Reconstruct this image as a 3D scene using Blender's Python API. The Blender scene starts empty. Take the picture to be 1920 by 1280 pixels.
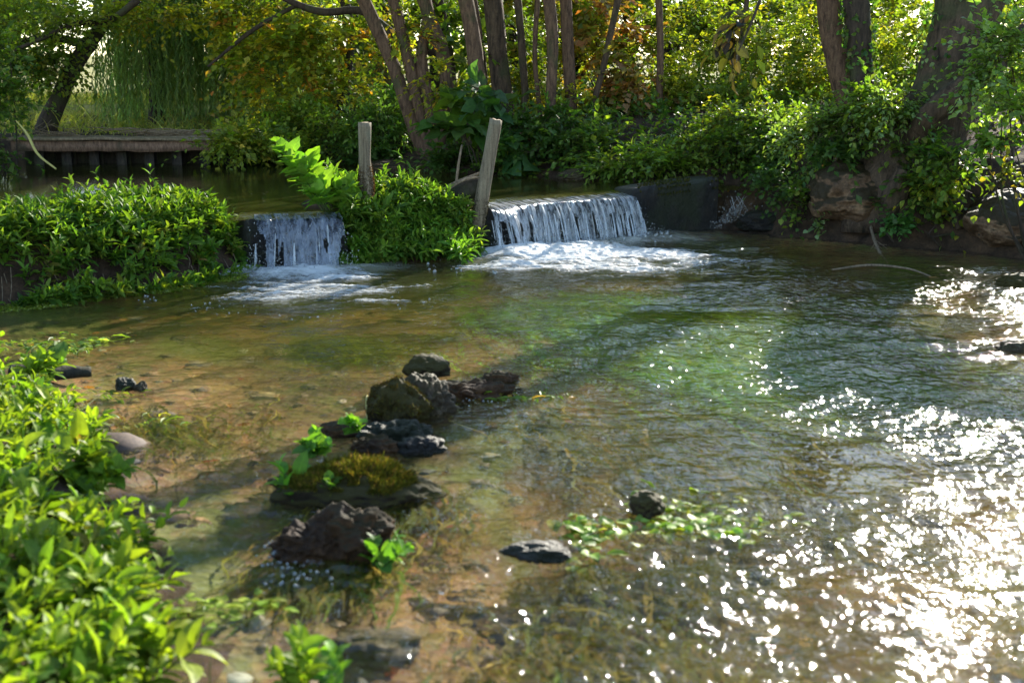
import bpy, bmesh, math, random
import numpy as np
from mathutils import Vector, Matrix, noise as mnoise

rng = np.random.default_rng(11)
random.seed(11)
C = bpy.context.scene.collection
R = math.radians

# ------------------------------------------------------------------ camera
CAM_H = 1.5
FPX = 2318.0                       # focal length in pixels of the 1920 wide photograph
PITCH = math.atan(500 / FPX)
cam_d = bpy.data.cameras.new('camera'); cam = bpy.data.objects.new('camera', cam_d); C.objects.link(cam)
cam.location = (0, 0, CAM_H); cam.rotation_euler = (math.pi / 2 - PITCH, 0, 0)
cam_d.sensor_width = 36; cam_d.lens = 36 * FPX / 1920
cam_d.clip_start = .05; cam_d.clip_end = 800
cam_d.dof.use_dof = True; cam_d.dof.focus_distance = 10.4; cam_d.dof.aperture_fstop = 2.8
cam_d.dof.aperture_blades = 7
bpy.context.scene.camera = cam

def ray(px, py):
    dx = (px - 960) / FPX; dz = -(py - 640) / FPX
    c, s = math.cos(PITCH), math.sin(PITCH)
    return np.array([dx, c + dz * s, -s + dz * c])
def at(px, py, Y):                 # the point seen at a photograph pixel, Y metres ahead
    r = ray(px, py); k = Y / r[1]
    return np.array([r[0] * k, Y, CAM_H + r[2] * k])
def on(px, py, z=0.0):             # the point seen at a photograph pixel on a level plane
    r = ray(px, py); k = (z - CAM_H) / r[2]
    return np.array([r[0] * k, r[1] * k, z])
def mpp(Y): return Y / FPX         # metres per photograph pixel at Y

# ------------------------------------------------------------------ numeric noise
def _hash(ix, iy, iz, seed):
    h = (ix.astype(np.int64) * 374761393 + iy.astype(np.int64) * 668265263 + iz.astype(np.int64) * 1274126177 + seed * 974634541) & 0xffffffff
    h = ((h ^ (h >> 13)) * 1274126177) & 0xffffffff
    h = ((h ^ (h >> 15)) * 2246822519) & 0xffffffff
    return ((h ^ (h >> 16)) & 0xffffff) / float(0xffffff)
def vn2(x, y, seed=0):
    x = np.asarray(x, float); y = np.asarray(y, float)
    ix, iy = np.floor(x), np.floor(y); fx, fy = x - ix, y - iy
    fx = fx * fx * fx * (fx * (fx * 6 - 15) + 10); fy = fy * fy * fy * (fy * (fy * 6 - 15) + 10)
    z = np.zeros_like(ix)
    a = _hash(ix, iy, z, seed); b = _hash(ix + 1, iy, z, seed); c = _hash(ix, iy + 1, z, seed); d = _hash(ix + 1, iy + 1, z, seed)
    return (a + (b - a) * fx) * (1 - fy) + (c + (d - c) * fx) * fy
def fbm2(x, y, octv=4, seed=0):
    s = 0; a = .5; t = 0
    for i in range(octv):
        s = s + a * (vn2(x * 2 ** i + 17.3 * i, y * 2 ** i - 9.1 * i, seed + i) - .5) * 2; t += a; a *= .5
    return s / t
def sst(a, b, x):
    t = np.clip((x - a) / (b - a), 0, 1); return t * t * (3 - 2 * t)
def unit(v): return v / np.maximum(np.linalg.norm(v, axis=-1, keepdims=True), 1e-9)

# ------------------------------------------------------------------ object helpers
def mesh_obj(name, v, tris, mat, parent=None, col=None, attrs=None, smooth=True, uv=None):
    v = np.asarray(v, np.float32); f = np.asarray(tris, np.int32); k = f.shape[1]
    me = bpy.data.meshes.new(name)
    me.vertices.add(len(v)); me.vertices.foreach_set('co', v.ravel())
    me.loops.add(f.size); me.loops.foreach_set('vertex_index', f.ravel())
    me.polygons.add(len(f)); me.polygons.foreach_set('loop_start', np.arange(0, f.size, k, dtype=np.int32))
    if smooth: me.polygons.foreach_set('use_smooth', np.ones(len(f), bool))
    me.update(calc_edges=True)
    if col is not None:
        a = me.attributes.new('tint', 'FLOAT_COLOR', 'POINT'); a.data.foreach_set('color', np.asarray(col, np.float32).ravel())
    for n, d in (attrs or {}).items():
        a = me.attributes.new(n, 'FLOAT', 'POINT'); a.data.foreach_set('value', np.asarray(d, np.float32).ravel())
    if uv is not None:
        u = me.uv_layers.new(name='UVMap'); u.data.foreach_set('uv', np.asarray(uv, np.float32)[f.ravel()].ravel())
    me.materials.append(mat)
    o = bpy.data.objects.new(name, me); C.objects.link(o)
    if parent is not None: o.parent = parent
    return o
def tag(o, label, cat, group=None, kind=None):
    o['label'] = label; o['category'] = cat
    if group: o['group'] = group
    if kind: o['kind'] = kind
    return o
def struct(o): o['kind'] = 'structure'; return o
def thing(name, label, cat, group=None):
    o = bpy.data.objects.new(name, None); C.objects.link(o); o.empty_display_size = .2
    return tag(o, label, cat, group)

class Geo:                          # collects triangles
    def __init__(s): s.v = []; s.f = []; s.c = []; s.n = 0
    def add(s, v, f, c=None):
        v = np.asarray(v, float); s.v.append(v); s.f.append(np.asarray(f, np.int64) + s.n); s.n += len(v)
        if c is None: c = np.ones((len(v), 4))
        s.c.append(np.asarray(c, float))
    def build(s, name, mat, parent=None, smooth=True):
        return mesh_obj(name, np.concatenate(s.v), np.concatenate(s.f), mat, parent, col=np.concatenate(s.c), smooth=smooth)

def quads_to_tris(q):
    q = np.asarray(q); return np.concatenate([q[:, [0, 1, 2]], q[:, [0, 2, 3]]])
def grid_faces(nu, nv, wrap=False):
    i = np.arange(nu - 1)[:, None]; j = np.arange(nv if wrap else nv - 1)[None, :]; j2 = (j + 1) % nv
    return np.stack([(i * nv + j), (i * nv + j2), ((i + 1) * nv + j2), ((i + 1) * nv + j)], -1).reshape(-1, 4)

def spline(pts, n):
    P = np.asarray(pts, float); m = len(P)
    d = np.r_[0, np.cumsum(np.linalg.norm(np.diff(P[:, :3], axis=0), axis=1))]; t = np.linspace(0, d[-1], n)
    if m == 2: return np.stack([np.interp(t, d, P[:, k]) for k in range(P.shape[1])], 1)
    T = np.gradient(P, d, axis=0)
    i = np.clip(np.searchsorted(d, t, side='right') - 1, 0, m - 2); h = (d[i + 1] - d[i])[:, None]; u = ((t - d[i])[:, None]) / h
    return (2 * u**3 - 3 * u**2 + 1) * P[i] + (u**3 - 2 * u**2 + u) * h * T[i] + (-2 * u**3 + 3 * u**2) * P[i + 1] + (u**3 - u**2) * h * T[i + 1]

def tube(g, path, n=24, seg=12, bump=.0, freq=6, seed=0, col=(1, 1, 1, 1), cap=True):
    """path rows: x, y, z, radius"""
    S = spline(path, n); P = S[:, :3]; r = S[:, 3]
    T = unit(np.gradient(P, axis=0)); up = np.array([.31, .17, .93]) if abs(T[0][2]) < .8 else np.array([1., .2, 0])
    A = unit(np.cross(T, up)); B = np.cross(T, A)
    a = np.linspace(0, 2 * np.pi, seg, endpoint=False)
    rr = r[:, None] * np.ones(seg)
    if bump:
        L = np.r_[0, np.cumsum(np.linalg.norm(np.diff(P, axis=0), axis=1))]
        rr = rr * (1 + bump * (fbm2(np.cos(a)[None] * 1.7 + 5 + L[:, None] * freq * .3, np.sin(a)[None] * 1.7 + L[:, None] * freq * .35, 3, seed)) + bump * .5 * fbm2(a[None] * 3 + 0 * L[:, None], L[:, None] * freq * 2, 2, seed + 9))
    V = P[:, None] + (A[:, None] * np.cos(a)[None, :, None] + B[:, None] * np.sin(a)[None, :, None]) * rr[..., None]
    V = V.reshape(-1, 3); F = quads_to_tris(grid_faces(n, seg, True))
    if cap:
        k = len(V); V = np.vstack([V, P[0], P[-1]]); j = np.arange(seg); j2 = (j + 1) % seg
        F = np.vstack([F, np.stack([np.full(seg, k), j2, j], 1), np.stack([np.full(seg, k + 1), (n - 1) * seg + j, (n - 1) * seg + j2], 1)])
    g.add(V, F, np.tile(np.asarray(col, float), (len(V), 1)))

# ------------------------------------------------------------------ leaves
def _tpl(rows, detail):
    v = []; f = []
    if detail == 0:                  # folded rhombus
        v = [(0, 0, 0), (.45, -.5, .10), (1, 0, -.06), (.45, .5, .10)]; f = [(0, 1, 2), (0, 2, 3)]
    elif detail == 1:
        v = [(0, 0, 0), (.3, -.46, .09), (.33, 0, 0), (.3, .46, .09), (.68, -.36, .04), (.7, 0, -.04), (.68, .36, .04), (1, 0, -.16)]
        f = [(0, 1, 2), (0, 2, 3), (1, 4, 5), (1, 5, 2), (2, 5, 6), (2, 6, 3), (4, 7, 5), (5, 7, 6)]
    else:
        us = [0, .12, .3, .5, .7, .87]; ws = rows
        for u, w in zip(us, ws):
            zc = .05 * math.sin(u * 3) - .20 * u * u
            for s in (-1, -.5, 0, .5, 1): v.append((u, s * w, zc + .16 * abs(s) * w + (.03 * math.sin(u * 17 + s) * abs(s))))
        v.append((1, 0, -.19)); k = len(v) - 1
        for i in range(5):
            for j in range(4):
                a = i * 5 + j; f += [(a, a + 5, a + 6), (a, a + 6, a + 1)]
        for j in range(4): f.append((25 + j, k, 26 + j))
    v = np.array(v, float)
    return v, np.array(f), np.clip(np.abs(v[:, 1]) * 2.2, 0, 1)
T_FAR = _tpl(None, 0); T_MID = _tpl(None, 1)
T_LANCE = _tpl([.03, .22, .44, .5, .42, .24], 2)
T_ROUND = _tpl([.05, .36, .54, .52, .42, .24], 2)
T_HEART = _tpl([.10, .52, .62, .50, .32, .14], 2)

def leaves(g, P, A, N, L, W, col, tpl=T_MID):
    tv, tf, te = tpl; n = len(P)
    A = unit(A); B = unit(np.cross(N, A)); N = np.cross(A, B)
    L = np.broadcast_to(np.asarray(L, float), (n,)); W = np.broadcast_to(np.asarray(W, float), (n,))
    V = P[:, None] + tv[None, :, 0:1] * (A * L[:, None])[:, None] + tv[None, :, 1:2] * (B * W[:, None])[:, None] + tv[None, :, 2:3] * (N * L[:, None])[:, None]
    k = len(tv); F = (tf[None] + (np.arange(n) * k)[:, None, None]).reshape(-1, 3)
    c = np.empty((n, k, 4)); c[..., :3] = col[:, None, :3]; c[..., 3] = te[None]
    g.add(V.reshape(-1, 3), F, c.reshape(-1, 4))

def pal(n, items, var=.22):
    w = np.array([i[0] for i in items], float); w /= w.sum(); c = np.array([i[1] for i in items], float)
    k = rng.choice(len(items), n, p=w); out = c[k] * np.exp(rng.normal(0, var, (n, 1))) * np.exp(rng.normal(0, .07, (n, 3)))
    return np.clip(out, 0, .8)

def sprays(g, P0, D, L, m, ll, lw, palette, tpl=T_MID, droop=.25, ang=.95, mode='alt', jit=.35, twig=.003, twig_col=(.06, .045, .025), prof='flat', per_spray=.18, t0=.12, hang=0., lvar=.22):
    """leafy twigs: start P0, direction D, length L, m leaf nodes each"""
    n = len(P0); P0 = np.asarray(P0, float); D = unit(np.asarray(D, float)); L = np.broadcast_to(np.asarray(L, float), (n,))
    t = np.linspace(t0, 1, m); ref = np.tile([0, 0, 1.], (n, 1)); vert = np.abs(D[:, 2]) > .85; ref[vert] = [1, 0, 0]
    S = unit(np.cross(D, ref)); U = np.cross(S, D); roll = rng.uniform(0, 2 * np.pi, n)
    if mode == 'alt': roll = rng.normal(0, .5, n) + np.where(vert, rng.uniform(0, 6.3, n), 0)
    def pos(tt): # n,k,3
        return P0[:, None] + D[:, None] * (L[:, None] * tt[None])[..., None] + np.array([0, 0, -1.])[None, None] * (droop * L[:, None] * tt[None] ** 2)[..., None]
    Pl = pos(t); Tg = unit(np.gradient(Pl, axis=1)) if m > 1 else np.repeat(D[:, None], m, 1)
    sets = []
    if mode == 'alt': sets.append(np.pi * (np.arange(m) % 2)[None] + roll[:, None])
    elif mode == 'opp':
        b = roll[:, None] + (np.arange(m) % 2)[None] * (np.pi / 2); sets += [b, b + np.pi]
    else: sets.append(roll[:, None] + np.arange(m)[None] * 2.4)
    base = pal(n, palette, per_spray)
    for ph in sets:
        ph = ph + rng.normal(0, .25, ph.shape)
        side = S[:, None] * np.cos(ph)[..., None] + U[:, None] * np.sin(ph)[..., None]
        an = ang * (1 - .35 * t)[None] + rng.normal(0, .18, ph.shape)
        A = Tg * np.cos(an)[..., None] + side * np.sin(an)[..., None] + rng.normal(0, .12, Tg.shape); A[..., 2] -= hang
        N = np.array([0, 0, 1.]) + rng.normal(0, jit, A.shape) + (-side * .15) + np.where(vert, 1., 0)[:, None, None] * Tg * .6
        sc = np.ones(m) if prof == 'flat' else (.55 + .75 * np.sin(np.pi * (.15 + .75 * t)) if prof == 'mid' else 1.15 - .6 * t)
        Ls = ll * sc[None] * np.exp(rng.normal(0, lvar, ph.shape))
        k = n * m; own = pal(k, palette, .2); c = own * .45 + np.repeat(base, m, 0) * .55
        leaves(g, Pl.reshape(-1, 3), A.reshape(-1, 3), N.reshape(-1, 3), Ls.ravel(), Ls.ravel() * (lw / ll) * np.exp(rng.normal(0, .1, k)), c, tpl)
    if twig:                          # three sided stems
        q = 4; tt = np.linspace(0, 1, q); Pt = pos(tt); r = twig * (1 - .6 * tt)
        V = np.stack([Pt + (S[:, None] * math.cos(a) + U[:, None] * math.sin(a)) * r[None, :, None] for a in (0, 2.09, 4.19)], 2)
        idx = grid_faces(q, 3, True); F = quads_to_tris(idx); F = (F[None] + (np.arange(n) * q * 3)[:, None, None]).reshape(-1, 3)
        c = np.empty((n * q * 3, 4)); c[:, :3] = np.asarray(twig_col); c[:, 3] = .5
        g.add(V.reshape(-1, 3), F, c)

def blob(g, cen, rad, n, palette, L=.4, m=10, ll=.07, lw=.045, tpl=T_FAR, droop=.3, out=.7, mode='alt', shell=.35, **kw):
    """n leafy twigs through an ellipsoid, clumped, pointing outwards"""
    cen = np.asarray(cen, float); rad = np.asarray(rad, float)
    nc = max(3, n // 7); d = unit(rng.normal(0, 1, (nc, 3))); q = d * (shell + (1 - shell) * rng.random((nc, 1)) ** .6)
    k = rng.integers(0, nc, n); p = q[k] + rng.normal(0, .16, (n, 3))
    D = unit(p) * out + rng.normal(0, .55, (n, 3)); D[:, 2] += .1
    P = cen + p * rad
    sprays(g, P - unit(D) * L * .4, D, L * np.exp(rng.normal(0, .25, n)), m, ll, lw, palette, tpl, droop, mode=mode, **kw)

# ------------------------------------------------------------------ materials
def new_mat(name):
    m = bpy.data.materials.new(name); m.use_nodes = True; nt = m.node_tree; nt.nodes.clear()
    return m, nt, (lambda t, **k: _node(nt, t, k)), nt.links.new
def _node(nt, t, k):
    n = nt.nodes.new('ShaderNode' + t)
    for a, b in k.items(): setattr(n, a, b)
    return n
def ramp(N, L, src, stops):
    r = N('ValToRGB'); e = r.color_ramp.elements
    while len(e) < len(stops): e.new(.5)
    for el, (p, c) in zip(e, stops):
        el.position = p; el.color = (*c, 1) if len(c) == 3 else c
    L(src, r.inputs['Fac']); return r.outputs['Color']
def noise_tex(N, L, vec, scale, detail=4, rough=.55, dist=0.):
    n = N('TexNoise'); n.inputs['Scale'].default_value = scale; n.inputs['Detail'].default_value = detail
    n.inputs['Roughness'].default_value = rough; n.inputs['Distortion'].default_value = dist
    if vec is not None: L(vec, n.inputs['Vector'])
    return n.outputs['Fac']
def mapping(N, L, vec, scale=(1, 1, 1), rot=(0, 0, 0)):
    m = N('Mapping'); m.inputs['Scale'].default_value = scale; m.inputs['Rotation'].default_value = rot; L(vec, m.inputs['Vector']); return m.outputs['Vector']
def mixc(N, L, fac, a, b, mode='MIX'):
    m = N('Mix', data_type='RGBA', blend_type=mode)
    for s, x in ((m.inputs[0], fac), (m.inputs[6], a), (m.inputs[7], b)):
        if isinstance(x, (int, float)): s.default_value = x
        elif isinstance(x, tuple): s.default_value = (*x, 1) if len(x) == 3 else x
        else: L(x, s)
    return m.outputs[2]
def math_n(N, L, op, a, b=None, clamp=False):
    m = N('Math', operation=op, use_clamp=clamp)
    for s, x in zip(m.inputs, (a, b)):
        if x is None: continue
        if isinstance(x, (int, float)): s.default_value = x
        else: L(x, s)
    return m.outputs[0]

def leaf_mat(name, trans=.45, rough=.42, tmul=(1.5, 1.75, .55), spec=.35):
    m, nt, N, L = new_mat(name)
    a = N('Attribute', attribute_name='tint')
    vein = ramp(N, L, a.outputs['Alpha'], [(0, (1.35, 1.3, 1.15)), (.10, (1.12, 1.1, 1.05)), (.2, (1, 1, 1)), (1, (1, 1, 1))])
    co = N('TexCoord'); nz = noise_tex(N, L, co.outputs['Object'], 38, 3)
    var = ramp(N, L, nz, [(.3, (.8, .8, .8)), (.7, (1.15, 1.15, 1.1))])
    col = mixc(N, L, 1., mixc(N, L, 1., a.outputs['Color'], vein, 'MULTIPLY'), var, 'MULTIPLY')
    p = N('BsdfPrincipled'); L(col, p.inputs['Base Color']); p.inputs['Roughness'].default_value = rough; p.inputs['Specular IOR Level'].default_value = spec
    t = N('BsdfTranslucent'); L(mixc(N, L, 1., col, tmul, 'MULTIPLY'), t.inputs['Color'])
    mx = N('MixShader'); mx.inputs[0].default_value = trans; L(p.outputs[0], mx.inputs[1]); L(t.outputs[0], mx.inputs[2])
    o = N('OutputMaterial'); L(mx.outputs[0], o.inputs['Surface']); return m
M_LEAF = leaf_mat('broad_leaf', .5, .45, (1.85, 2.0, .5), .3); M_WILLOW = leaf_mat('willow_leaf', .6, .5, (1.6, 1.75, .8), .25); M_PLANT = leaf_mat('water_plant_leaf', .45, .5, (1.7, 1.75, .45), .18)
M_MOSS = leaf_mat('moss_blade', .3, .8, (1.3, 1.3, .6), .1)

def bark_mat(name, c1, c2, moss=(.045, .05, .02), mossf=.3, sc=1., vert=.22, bump=.5):
    m, nt, N, L = new_mat(name)
    co = N('TexCoord').outputs['Object']
    v = mapping(N, L, co, (14 * sc, 14 * sc, 14 * sc * vert))
    n1 = noise_tex(N, L, v, 2.2, 6, .65, .6); n2 = noise_tex(N, L, co, 3.2 * sc, 3)
    n3 = noise_tex(N, L, co, 60 * sc, 3)
    col = ramp(N, L, n1, [(.3, c1), (.62, c2), (.8, tuple(min(1, x * 1.5) for x in c2))])
    mf = ramp(N, L, n2, [(.62 - mossf * .35, (0, 0, 0)), (.72 - mossf * .2, (1, 1, 1))])
    col = mixc(N, L, math_n(N, L, 'MULTIPLY', mf, .75), col, moss)
    col = mixc(N, L, .5, col, ramp(N, L, n3, [(.3, (.55, .55, .55)), (.7, (1.25, 1.25, 1.25))]), 'MULTIPLY')
    p = N('BsdfPrincipled'); L(col, p.inputs['Base Color']); p.inputs['Roughness'].default_value = .85; p.inputs['Specular IOR Level'].default_value = .25
    b = N('Bump'); b.inputs['Strength'].default_value = bump; b.inputs['Distance'].default_value = .02 / sc
    L(math_n(N, L, 'ADD', n1, math_n(N, L, 'MULTIPLY', n3, .3)), b.inputs['Height']); L(b.outputs[0], p.inputs['Normal'])
    o = N('OutputMaterial'); L(p.outputs[0], o.inputs['Surface']); return m
M_BARK = bark_mat('rough_bark', (.018, .012, .008), (.10, .066, .042), sc=.7, bump=.9)
M_BARKRED = bark_mat('reddish_bark', (.028, .015, .009), (.14, .082, .05), mossf=.15)
M_BARKDARK = bark_mat('dark_bark', (.015, .011, .008), (.06, .042, .03))
M_POST = bark_mat('weathered_post_wood', (.075, .056, .036), (.225, .18, .12), (.16, .15, .10), .2, 1.4, .06, .35)
M_WETWOOD = bark_mat('wet_dark_wood', (.012, .010, .008), (.05, .038, .027), mossf=.35)
M_TWIG = bark_mat('dry_twig', (.075, .052, .033), (.23, .17, .11), mossf=0, sc=2)
M_DECK = bark_mat('jetty_timber', (.07, .040, .026), (.24, .145, .095), (.06, .05, .03), .1, 1.2, .3, .4)
M_DECKTOP = bark_mat('jetty_board', (.09, .065, .04), (.26, .195, .125), (.13, .10, .055), .25, .8, .5, .5)

def soil_mat(name, stops, sc=6, bump=.6, rough=.95, spec=.2, green=None):
    m, nt, N, L = new_mat(name); co = N('TexCoord').outputs['Object']
    n1 = noise_tex(N, L, co, sc, 8, .65); n2 = noise_tex(N, L, co, sc * 7, 5, .7); n3 = noise_tex(N, L, co, sc * .3, 3)
    col = ramp(N, L, n1, stops); col = mixc(N, L, .7, col, ramp(N, L, n2, [(.3, (.45, .45, .45)), (.7, (1.4, 1.35, 1.3))]), 'MULTIPLY')
    if green: col = mixc(N, L, ramp(N, L, n3, [(.45, (0, 0, 0)), (.6, (.8, .8, .8))]), col, green)
    p = N('BsdfPrincipled'); L(col, p.inputs['Base Color']); p.inputs['Roughness'].default_value = rough; p.inputs['Specular IOR Level'].default_value = spec
    b = N('Bump'); b.inputs['Strength'].default_value = bump; b.inputs['Distance'].default_value = .04
    L(math_n(N, L, 'ADD', n1, math_n(N, L, 'MULTIPLY', n2, .5)), b.inputs['Height']); L(b.outputs[0], p.inputs['Normal'])
    o = N('OutputMaterial'); L(p.outputs[0], o.inputs['Surface']); return m
M_SOIL = soil_mat('bank_soil', [(.3, (.018, .012, .008)), (.5, (.05, .032, .02)), (.7, (.10, .06, .035))])
M_WETSTONE = soil_mat('wet_black_stone', [(.3, (.005, .005, .004)), (.55, (.018, .015, .012)), (.75, (.045, .036, .026))], 9, 1., .5, .35, (.020, .024, .008))
M_MEADOW = soil_mat('meadow_grass', [(.3, (.16, .17, .04)), (.55, (.28, .25, .07)), (.75, (.36, .30, .12))], 1.5, .2)
def rock_mat(name, stops, moss, mossf, rough=.7, sc=7):
    m, nt, N, L = new_mat(name); co = N('TexCoord').outputs['Object']; ge = N('NewGeometry')
    n1 = noise_tex(N, L, co, sc, 8, .7); n2 = noise_tex(N, L, co, sc * 6, 6, .75); n3 = noise_tex(N, L, co, sc * .5, 4, .6)
    col = ramp(N, L, n1, stops); col = mixc(N, L, .75, col, ramp(N, L, n2, [(.32, (.35, .34, .33)), (.66, (1.5, 1.45, 1.4))]), 'MULTIPLY')
    sp = N('SeparateXYZ'); L(ge.outputs['Normal'], sp.inputs[0])
    mk = math_n(N, L, 'ADD', math_n(N, L, 'MULTIPLY', sp.outputs['Z'], .35), n3)
    mk = ramp(N, L, mk, [(.95 - mossf * .6, (0, 0, 0)), (1.05 - mossf * .6, (1, 1, 1))])
    col = mixc(N, L, mk, col, mixc(N, L, n2, moss, tuple(x * .45 for x in moss)))
    p = N('BsdfPrincipled'); L(col, p.inputs['Base Color']); p.inputs['Roughness'].default_value = rough; p.inputs['Specular IOR Level'].default_value = .22
    L(ramp(N, L, n1, [(.3, (rough * .6,) * 3), (.6, (rough,) * 3)]), p.inputs['Roughness'])
    b = N('Bump'); b.inputs['Strength'].default_value = .8; b.inputs['Distance'].default_value = .02
    L(math_n(N, L, 'ADD', n1, math_n(N, L, 'MULTIPLY', n2, .6)), b.inputs['Height']); L(b.outputs[0], p.inputs['Normal'])
    o = N('OutputMaterial'); L(p.outputs[0], o.inputs['Surface']); return m
M_ROCKBANK = rock_mat('bank_boulder', [(.3, (.045, .027, .015)), (.5, (.13, .078, .045)), (.72, (.32, .215, .13))], (.04, .028, .012), .75)
M_ROCKDARK = rock_mat('dark_brown_rock', [(.3, (.014, .007, .003)), (.5, (.045, .023, .010)), (.72, (.12, .066, .032))], (.045, .032, .012), .3, .9)
M_ROCKGREY = rock_mat('grey_rock', [(.3, (.014, .010, .006)), (.5, (.05, .037, .022)), (.72, (.17, .13, .08))], (.05, .04, .012), .5)
M_ROCKMOSS = rock_mat('mossy_rock', [(.3, (.012, .008, .004)), (.5, (.03, .021, .010)), (.72, (.07, .05, .024))], (.055, .045, .010), .85, .9)

# ------------------------------------------------------------------ ground plan
FRONT = np.array([(-5.2, 6.95), (-4.3, 7.35), (-3.35, 8.06), (-2.67, 8.65), (-2.22, 9.35), (-2.05, 9.70), (-1.36, 9.87), (-.31, 10.42), (-.23, 10.72), (1.22, 11.78), (2.03, 12.22)])
LOWER = np.vstack([FRONT, [(2.30, 12.12), (2.5, 11.75), (2.85, 11.6), (3.5, 10.95), (4.1, 10.5), (4.7, 9.7), (5.6, 8.5), (6.4, 6), (6.4, .3), (-.5, .3), (-.62, 2), (-.85, 2.8), (-1.12, 3.5), (-1.5, 4.3), (-1.75, 4.9), (-2.15, 5.6), (-2.6, 6.15), (-3.3, 6.35), (-5.2, 6.5)]])
BACK = np.array([(2.2, 12.65), (1.5, 12.95), (.8, 13.3), (-.4, 14.0), (-1.3, 15.0), (-2.2, 15.9), (-3.2, 16.3), (-8.2, 16.3), (-8.4, 12), (-7, 9)])
POND = np.vstack([FRONT, BACK])
def sdist(poly, x, y):
    d = np.full(x.shape, 1e9); ins = np.zeros(x.shape, bool)
    for (x0, y0), (x1, y1) in zip(poly, np.roll(poly, -1, 0)):
        ex, ey = x1 - x0, y1 - y0; k = np.clip(((x - x0) * ex + (y - y0) * ey) / (ex * ex + ey * ey), 0, 1)
        d = np.minimum(d, np.hypot(x - x0 - k * ex, y - y0 - k * ey))
        if y0 != y1: ins ^= ((y0 > y) != (y1 > y)) & (x < ex * (y - y0) / (y1 - y0) + x0)
    return np.where(ins, -d, d)
POND_Z = .415
def height(x, y):
    x = np.asarray(x, float); y = np.asarray(y, float)
    n = fbm2(x * 1.3, y * 1.3, 4, 3); nf = fbm2(x * 6, y * 6, 3, 5)
    wob = .10 * fbm2(x * 2.1 + 4, y * 2.1, 3, 21)
    dl = sdist(LOWER, x, y); dp = sdist(POND, x, y)
    depth = .10 + .13 * sst(.1, 1.6, -dl) + .25 * np.exp(-(((x + 1.6) / 1.3) ** 2 + ((y - 8.6) / .9) ** 2)) + .28 * np.exp(-(((x - .8) / 1.6) ** 2 + ((y - 10.2) / 1.0) ** 2)) + .10 * np.exp(-(((x + .2) / 1.5) ** 2 + ((y - 8.0) / 1.) ** 2))
    depth += .06 * n + .018 * nf - .09 * np.exp(-(((x + .45) / .45) ** 2 + ((y - 5.2) / 1.7) ** 2))
    bed = -depth * sst(-.02, .35, -dl)
    pond = POND_Z - .5 * sst(0, .8, -dp) - .02 - .55 * sst(.55, .1, dl)
    d2 = dl + wob; right = .95 * (1 - np.exp(-np.maximum(d2, 0) / .5)) + .25 * sst(.8, 3, d2)
    left = .20 * (1 - np.exp(-np.maximum(d2, 0) / .35)) + .12 * sst(.3, 1.5, d2)
    pb = POND_Z + .75 * (1 - np.exp(-np.maximum(dp + wob, 0) / 1.1)) + .5 * sst(1.5, 9, dp)
    pd = POND_Z + .28 * (1 - np.exp(-np.maximum(dp, 0) / .12)) + .45 * sst(2, 12, dp)
    w = sst(-3.3, -2.6, x); pb = pd * (1 - w) + pb * w
    out = np.where((x < 0) & (y < 7.2), left, np.minimum(right, pb) + .05 * n + .02 * nf)
    z = np.where(dl < 0, bed, np.where(dp < 0, pond, out))
    s0 = x * .79 + y * .61; t = dl - wob * .6
    pro = np.interp(t, [-.25, -.06, .04, .14, .26, .40, .75, 1.1, 1.6], [-.6, -.05, .07, .22, .37, .44, .44, .25, -.5])
    mk = np.maximum(sst(4.27, 4.12, s0) * (x < -1.9), sst(4.93, 5.05, s0) * sst(6.30, 6.18, s0)) * (dl > -.3) * (y < 12) * sst(6.75, 7.0, y)
    mound = -.6 + (pro + .6) * mk + .05 * n * (mk > .5)
    z = np.where(mk > 0.02, np.maximum(z, mound), z)
    rill = np.exp(-(((x - 2.35) / .22) ** 2 + ((y - 12.35) / .3) ** 2))
    return z - .25 * rill * (z > 0), dl, dp
def hz(x, y): return height(x, y)[0]

# ground, beds and far land
xs = np.arange(-9.5, 8.01, .055); ys = np.arange(.2, 22.01, .055)
X, Y = np.meshgrid(xs, ys, indexing='ij'); Z, DL, DP = height(X, Y)
F = grid_faces(len(xs), len(ys))[:, ::-1]; V = np.stack([X, Y, Z], -1).reshape(-1, 3)
cen = Z.ravel()[F].mean(1); dl_f = DL.ravel()[F].mean(1); dp_f = DP.ravel()[F].mean(1)
isbed = (dl_f < -.02) & (cen < -.03)
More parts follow.
